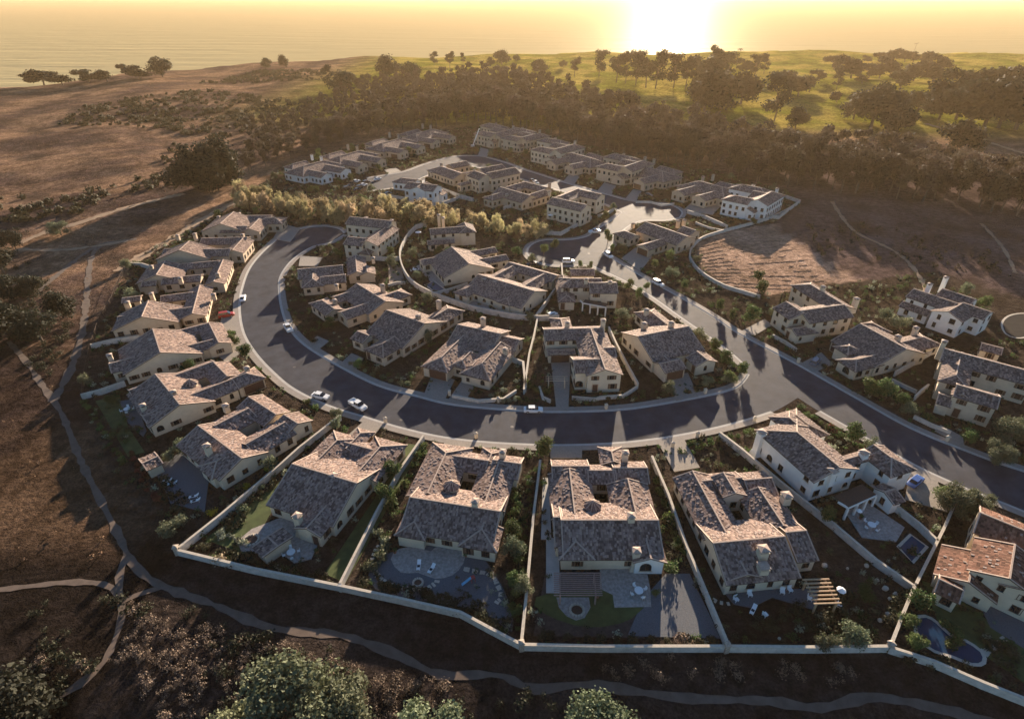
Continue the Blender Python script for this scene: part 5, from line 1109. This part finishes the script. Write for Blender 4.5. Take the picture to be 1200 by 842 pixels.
CARS=[(285,351,286,345,'sedan','white','white car parked at the outer kerb of the upper left curve'),(338,386,334,380,'pickup','white','white pickup parked at the inner kerb of the left curve'),
(266,371,272,370,'suv','red','red car half hidden in a left-row driveway'),(420,477,427,481,'pickup','white','white pickup at the outer kerb left of the corner house drive'),(376,466,381,467,'sedan','white','pale car parked in the drive end by the round shrub'),
(625,482,635,482,'sedan','white','white sedan parked at the inner kerb in the middle of the curve'),(666,308,676,308,'suv','white','white van-like car parked below the small cul-de-sac'),(713,301,719,305,'suv','white','white car at the top of the diagonal road by the garage house'),
(771,334,777,337,'suv','white','white car parked along the diagonal road near the lit verge'),(697,273,704,272,'pickup','white','white pickup parked at the upper junction kerb'),(646,371,652,368,'sedan','white','white car behind the garden wall corner'),
(955,426,962,419,'suv','grey','grey-blue car on the drive of the broad dark roof house'),(1072,566,1079,560,'sedan','blue','blue car on the white house drive at the lower right'),(443,211,450,209,'sedan','white','white car parked on the far street by the garages'),
(330,267,334,269,'sedan','white','white car in the driveway at the cul-de-sac top'),(624,311,629,310,'sedan','dark','dark car tucked in the small cul-de-sac corner'),(624,213,630,216,'sedan','dark','dark car on the far street behind the courtyard roof'),(628,215,634,218,'sedan','white','pale car close behind the dark far-street car'),
(524,371,530,369,'sedan','white','white car in the yard behind the slate-roofed house'),(760,230,764,231,'sedan','dark','dark car beside the scalloped far house'),(455,229,461,227,'suv','dark','dark car at the head of the balcony house')]
for c in CARS: car(*c)
k=0
for i in range(2):
    for j in range(4):
        k+=1; x,y=407+i*12+j*3.5,222+i*1.5-j*2.8
        car(x,y,x+4,y-1,'sedan' if (i+j)%2 else 'suv','white' if (i+j)%4==3 else 'dark','dark car in the crowded double row of parked cars below the arch-window house' if (i+j)%4!=3 else 'pale car in the crowded double row of parked cars below the arch-window house',group='cars in the crowded double row, '+('pale' if (i+j)%4==3 else 'dark'))
# ---------------- yard things ----------------
TIM=mat('pale_timber',(.48,.33,.20),.8,.2,3); TIM2=mat('brown_timber',(.30,.20,.17),.8,.2,3)
def W2(p,z=0): q=G(p,z); return np.array((q[0],q[1]))
def pergola(label,a,b,d,n,z,m,wd=.22,th=.2,over=.3):
    A,B_,D_=W2(a,z),W2(b,z),W2(d,z); u=(B_-A); w_=(D_-A); root=empty('pergola',(float(A[0]),float(A[1]),0),0,label=label,category='pergola')
    for i in range(n):
        p=A+w_*i/(n-1); s=MB(); s.beam((*(p-u*.02),z),(*(p+u*1.02),z),wd,th); part('slat',s,m,root)
    for k in(.12,.88): p=A+u*k; s=MB(); s.beam((*p,z-.22),(*(p+w_),z-.22),.2,.2); part('beam',s,m,root)
    for i in(.12,.88):
        for j in(.03,.97): p=A+u*i+w_*j; s=MB(); s.box(p[0],p[1],0,.25,.25,z-.32); part('post',s,m,root)
pergola('brown slatted pergola over the patio of the arched-window wing house',(650,671),(703,671),(650,697),12,2.6,TIM2,.14,.12)
pergola('pale timber pergola with widely spaced beams in the boulder yard',(941,679),(971,678),(954,707),7,2.6,TIM,.22,.22)
pergola('white pergola bridging the long driveway of the twin-arch house',(640,446),(665,446),(640,441),3,2.4,STUCCO[2],.12,.12)
# tiled garden roof of corner house
Rr,_=house('square tiled pavilion beside the round fire pit of the corner house','pavilion',[(2.6,3.0,(313,628),(326,640),'gg',dict(p=.05))],wall=3,win=0)
Rr.name='garden_pavilion'; Rr['group']='garden pavilions'
Rr,_=house('small brown-roofed pavilion in the yard below the courtyard house','pavilion',[(2.5,2.6,(166,543),(186,534),'gg',dict(p=.15))],wall=3,win=0)
Rr.name='garden_pavilion'; Rr['group']='garden pavilions'
def ring(label,px,r,name='fire_pit',cat='fire pit'):
    x,y,z=GT(*px); root=empty(name,(x,y,.14),0,label=label,category=cat); n=14
    for k in range(n):
        a=2*math.pi*k/n; s=MB(); s.box(r*math.cos(a),r*math.sin(a),0,.34*r,.30,.45,a+math.pi/2); link('stone',s.mesh('stone',[COPE]),root)
    s=MB(); s.tube((0,0,.02),(0,0,.2),r*.8,r*.8,12); link('ash_bed',s.mesh('ash_bed',[WOODD]),root)
ring('round stone fire pit beside the corner house pavilion',(295,634),1.3); ring('white fire ring among the stepping stones below the kidney patio',(490,684),.8); ring('dark round fire pit on the half-round terrace beyond the slatted pergola',(676,716),1.1)
# stepping stones
def stones(label,pts,n,sz,name='stepping_stones'):
    Q=chain(pts,.4); x,y=Q[0]; root=empty(name,(float(x),float(y),0),0,label=label,category='stepping stones')
    me=None
    for i in range(n):
        q=Q[int(i/n*len(Q))]
        if me is None: s=MB(); s.box(0,0,0,sz,sz*.6,.1); me=s.mesh('stone',[COPE])
        j=min(len(Q)-1,int(i/n*len(Q))+1); d=Q[j]-q; o=link('stone',me,root,(q[0]-x,q[1]-y,.11),math.atan2(d[1],d[0])+1.57+R.uniform(-.2,.2)); o.scale=(R.uniform(.8,1.2),R.uniform(.8,1.2),1)
stones('pale stepping stones curving round the left and lower side of the kidney patio',[(455,630),(441,645),(436,660),(443,675),(455,684),(475,690),(497,690),(510,684),(514,677)],24,.85)
stones('stepping stones curving along the right side of the kidney-patio yard',[(545,667),(558,670),(575,674),(584,688),(587,700),(580,708)],18,.75)
stones('round stepping stones beside the timber-beam house wall',[(836,703),(842,706),(856,708)],4,.8); stones('pale stepping stones crossing the shaded lawn by the pool',[(1153,765),(1168,756),(1180,748)],5,1.1)
def lounger(px,rz,label):
    x,y,z=GT(*px); r=empty('sun_lounger',(x,y,.14),rz,label=label,category='lounger',group='white loungers')
    s=MB(); s.box(-.3,0,.3,1.3,.65,.08); link('seat',s.mesh('seat',[WHITE]),r); s=MB(); s.beam((.35,0,.35),(.95,0,.75),.65,.07); link('backrest',s.mesh('backrest',[WHITE]),r)
    s=MB(); s.box(-.2,0,.385,.5,.5,.03); link('cushion',s.mesh('cushion',[PAINT['dark']]),r)
    for a in(-.8,.6):
        for b in(-.26,.26): s=MB(); s.box(a,b,0,.07,.07,.31); link('leg',s.mesh('leg',[WHITE]),r)
lounger((491,664),1.57,'left white lounger on the kidney patio'); lounger((506,668),1.1,'right tilted white lounger on the kidney patio')
lounger((197,565),.3,'left lounger of the upper pair on the grey patio by the left curve'); lounger((203,568),.3,'right lounger of the upper pair on the grey patio by the left curve')
lounger((228,583),.3,'upper lounger of the lower pair beside the grey patio'); lounger((230,588),.3,'lower lounger of the lower pair beside the grey patio')
lounger((882,716),.9,'long white lounger on the dark patio of the boulder yard')
def chair(px,label,rz):
    x,y,z=GT(*px); r=empty('garden_chair',(x,y,.14),rz,label=label,category='chair',group='white garden chairs')
    s=MB(); s.box(0,0,.4,.75,.75,.12); link('seat',s.mesh('seat',[WHITE]),r); s=MB(); s.box(0,.36,.5,.75,.1,.6); link('backrest',s.mesh('backrest',[WHITE]),r)
    for a in(-.3,.3):
        for b in(-.3,.3): s=MB(); s.box(a,b,0,.08,.08,.4); link('leg',s.mesh('leg',[WHITE]),r)
for p,l,a in[((862,704),'leftmost white chair on the dark patio of the boulder yard',.4),((878,698),'white chair nearest the gabled wing in the boulder yard',0),((916,695),'left chair of the two beside the timber pergola',-.3),((925,693),'right chair of the two beside the timber pergola',.2),((896,722),'lone white chair below the long lounger',2),((948,703),'white chair under the left edge of the timber pergola',1.2),((982,712),'white chair at the lower corner of the timber pergola',.8)]: chair(p,l,a)
def umb(px,label,r=1.3,z=2.3):
    X,Y=G(px,z); o=empty('parasol',(float(X),float(Y),.1),0,label=label,category='parasol'); s=MB(); n=8
    A=[(r*math.cos(2*math.pi*k/n),r*math.sin(2*math.pi*k/n),z-.1) for k in range(n)]
    for k in range(n): s.poly([A[k],A[(k+1)%n],(0,0,z+.35)])
    s.poly(A[::-1]); link('canopy',s.mesh('canopy',[WHITE]),o); s=MB(); s.tube((0,0,0),(0,0,z+.3),.04,.04,6); link('pole',s.mesh('pole',[RIM]),o)
umb((986,691),'white round parasol at the right of the timber pergola',.75); umb((1007,598),'pale parasol on the spa terrace of the white house',.6); umb((645,252),'white parasol on the terrace in the far block',1.2); umb((490,272),'white parasol inside the curved wall end',1.3)
# boulders
for i,(p,s_) in enumerate([((966,663),.9),((1037,690),1.0),((1050,697),.9),((1043,702),.7),((1040,720),.8),((1031,727),.7),((1015,663),.8),((1028,680),.6),((913,748),.5),((993,666),.5)]):
    x,y,z=GT(*p); V,Fc=None,None; s=MB(); n=7; rr=random.Random(i)
    rg=[[(s_*.55*c_*rr.uniform(.8,1.15)*math.cos(2*math.pi*k/n),s_*.5*c_*rr.uniform(.8,1.15)*math.sin(2*math.pi*k/n),zz*s_) for k in range(n)] for c_,zz in((.9,-.1),(1.05,.2),(.85,.5),(.4,.66))]
    loft(rg,0,s); q=['boulder nearest the tiled wing in the dark yard','upper left pale boulder of the right-hand group','upper right pale boulder of the right-hand group','middle pale boulder of the right-hand group','boulder right of the wall corner pair','left pale boulder of the wall corner pair','boulder at the foot of the yard wall','small boulder halfway along the yard wall','small boulder by the boundary wall','small pale boulder near the dark shrub tree'][i]
    link('boulder',s.mesh('boulder',[COPE]),None,(x,y,.0),rr.random()*3,label=q,category='boulder')
# pools
def pool(label,pts,m=WATERP,spl=True,name='swimming_pool'):
    Q=chain(pts,1.0,True,spl); A=sum(Q[i][0]*Q[(i+1)%len(Q)][1]-Q[(i+1)%len(Q)][0]*Q[i][1] for i in range(len(Q)))
    if A<0: Q=Q[::-1]
    c=Q[0]; root=empty(name,(float(c[0]),float(c[1]),.1),0,label=label,category='pool'); s=MB(); s.poly([(p[0],p[1],.16) for p in Q]); part('water',s,m,root)
    s=MB(); strip(s,Q,-.55,0,.2,closed=True,ter=False); strip(s,Q,-.01,.0,.1,closed=True,z1=.2,ter=False)
    n=len(Q); Nn=normals(Q,True)
    part('pool_edge',s,COPE,root)
pool('kidney-shaped dark blue swimming pool in the shaded lower right yard',[(1074,728),(1085,724),(1097,731),(1112,745),(1130,752),(1148,764),(1150,775),(1138,777),(1115,768),(1095,762),(1078,748)])
pool('round dark pool beside the highest white house',[(1175,380),(1183,371),(1200,368),(1215,372),(1215,388),(1195,396),(1180,392)],WATERD)
pool('narrow lap pool inside the curved garden wall',[(499,334),(508,330),(524,342),(515,346)],spl=False); pool('square dark spa in the white house yard',[(1054,642),(1068,628),(1084,640),(1068,658)],spl=False)
# construction hoist
x,y,z=GT(554,172); r=empty('boom_lift',(x,y,0),0,label='pale leaning boom beside the tall far house',category='boom lift'); s=MB(); s.beam((0,0,.6),(4.5,0,11),.5,.5); link('boom',s.mesh('boom',[WHITE]),r); s=MB(); s.box(0,0,0,2.4,1.8,1.1); link('base',s.mesh('base',[RIM]),r)
# mailboxes and lamp bollards at the kerbs
for i,(px,l) in enumerate([((527,463),'stone mailbox pillar right of the inner double driveway'),((584,471),'mailbox pillar in the front garden by the curving path'),((710,479),'mailbox pillar before the twin-arch house'),((826,461),'mailbox pillar at the corner house drive'),((935,425),'white mailbox pillar at the pale two-storey house'),((1109,517),'white mailbox pillar at the right-edge house'),((558,513),'mailbox pillar above the kidney-patio house drive'),((452,495),'small mailbox post near the corner house drive'),((817,512),'mailbox pillar near the timber-beam house drive'),((788,524),'pillar at the street end of the timber-beam house drive'),((884,494),'pillar at the junction front garden')]):
    x,y,z=GT(*px); r=empty('mailbox',(x,y,0),.1*i,label=l,category='mailbox'); s=MB(); s.box(0,0,0,.6,.6,1.3); link('pillar',s.mesh('pillar',[STUCCO[1]]),r); s=MB(); s.box(0,0,1.3,.75,.75,.12); s.box(0,0,1.42,.6,.6,.25,0,0,.2); link('cap',s.mesh('cap',[COPE]),r)
# slide in the kidney-patio yard
x,y,z=GT(549,683); r=empty('play_slide',(x,y,.1),.4,label='small red and blue play slide behind the kidney patio',category='play slide'); s=MB(); s.beam((-1.2,0,.1),(.5,0,1.1),.5,.06); link('chute',s.mesh('chute',[mat('play_blue',(.15,.4,.6),.5)]),r); s=MB(); s.box(.8,0,1.0,.7,.7,.1); 
link('platform',s.mesh('platform',[PAINT['red']]),r)
for a in(.5,1.1):
    for b in(-.3,.3): s=MB(); s.box(a,b,0,.08,.08,1.0); link('leg',s.mesh('leg',[PAINT['red']]),r)

# patio furniture and pots standing in the other yards
TERRA=mat('terracotta',(.30,.13,.08),.85,.2,2)
def table(px,label):
    x,y,z=GT(*px); r=empty('patio_table',(x,y,.13),R.random(),label=label,category='table'); s=MB(); s.tube((0,0,.7),(0,0,.78),.75,.75,14); link('table_top',s.mesh('table_top',[WHITE]),r)
    s=MB(); s.tube((0,0,0),(0,0,.7),.08,.06,8); s.tube((0,0,0),(0,0,.05),.35,.3,10); link('pedestal',s.mesh('pedestal',[RIM]),r)
    for k in range(4):
        a=k*1.57+.4; chair_at(x+1.25*math.cos(a),y+1.25*math.sin(a),a-1.57,'white chair around the '+label,'chairs around the '+label)
_cm={}
def chair_at(x,y,rz,label,grp):
    if not _cm:
        s=MB(); s.box(0,0,.4,.5,.5,.06); _cm['seat']=s.mesh('seat',[WHITE]); s=MB(); s.box(0,.24,.46,.5,.05,.5); _cm['backrest']=s.mesh('backrest',[WHITE]); s=MB(); s.box(0,0,0,.05,.05,.4); _cm['leg']=s.mesh('leg',[RIM])
    r=empty('garden_chair',(x,y,.13),rz,label=label,category='chair',group=grp); link('seat',_cm['seat'],r); link('backrest',_cm['backrest'],r)
    for a in(-.21,.21):
        for b in(-.21,.21): link('leg',_cm['leg'],r,(a,b,0))
for p,l in [((1020,618),'round table on the spa terrace'),((748,695),'round table on the arched-wing patio'),((560,352),'round table in the curved-wall yard'),((150,482),'round table on the patio by the hedge-lined lawn'),((342,650),'round table on the corner house patio'),((486,318),'round table beside the lap pool')]: table(p,l)
pm=None
for i,(p,l) in enumerate([((700,700),'terracotta pot at the pergola corner'),((762,660),'terracotta pot below the arched window'),((546,652),'terracotta pot at the edge of the kidney patio'),((463,648),'terracotta pot left of the kidney patio'),((372,648),'terracotta pot by the corner house door'),((860,700),'terracotta pot at the gabled wing in the boulder yard'),((1008,608),'terracotta pot under the white balcony'),((636,443),'terracotta pot by the long drive garage'),((703,462),'terracotta pot at the twin-arch house door'),((535,437),'terracotta pot by the entry between two hip wings')]):
    x,y,z=GT(*p); r=empty('plant_pot',(x,y,.13),0,label=l,category='plant pot'); s=MB(); s.tube((0,0,0),(0,0,.55),.22,.34,10); link('pot',s.mesh('pot',[TERRA]),r); o=link('plant',BUSH['green_shrub'][i%3],r,(0,0,.45),kind='stuff'); o.scale=(.6,.6,.7)
# ---------------- air ----------------
hz=MB(); x0,x1,y0,y1,z0,z1=-31000,31000,-3500,31000,-18,90
P=[(x0,y0,z0),(x1,y0,z0),(x1,y1,z0),(x0,y1,z0),(x0,y0,z1),(x1,y0,z1),(x1,y1,z1),(x0,y1,z1)]
for f in((3,2,1,0),(4,5,6,7),(0,1,5,4),(1,2,6,5),(2,3,7,6),(3,0,4,7)): hz.poly([P[i] for i in f])
hm=bpy.data.materials.new('haze'); hm.use_nodes=True; t=hm.node_tree; t.nodes.remove(t.nodes['Principled BSDF'])
pv=N(t,'ShaderNodeVolumePrincipled'); pv.inputs['Density'].default_value=.000058; pv.inputs['Color'].default_value=(1,.73,.43,1); pv.inputs['Anisotropy'].default_value=.4
t.links.new(pv.outputs[0],t.nodes['Material Output'].inputs['Volume']); 
put('haze',hz,hm,kind='stuff')
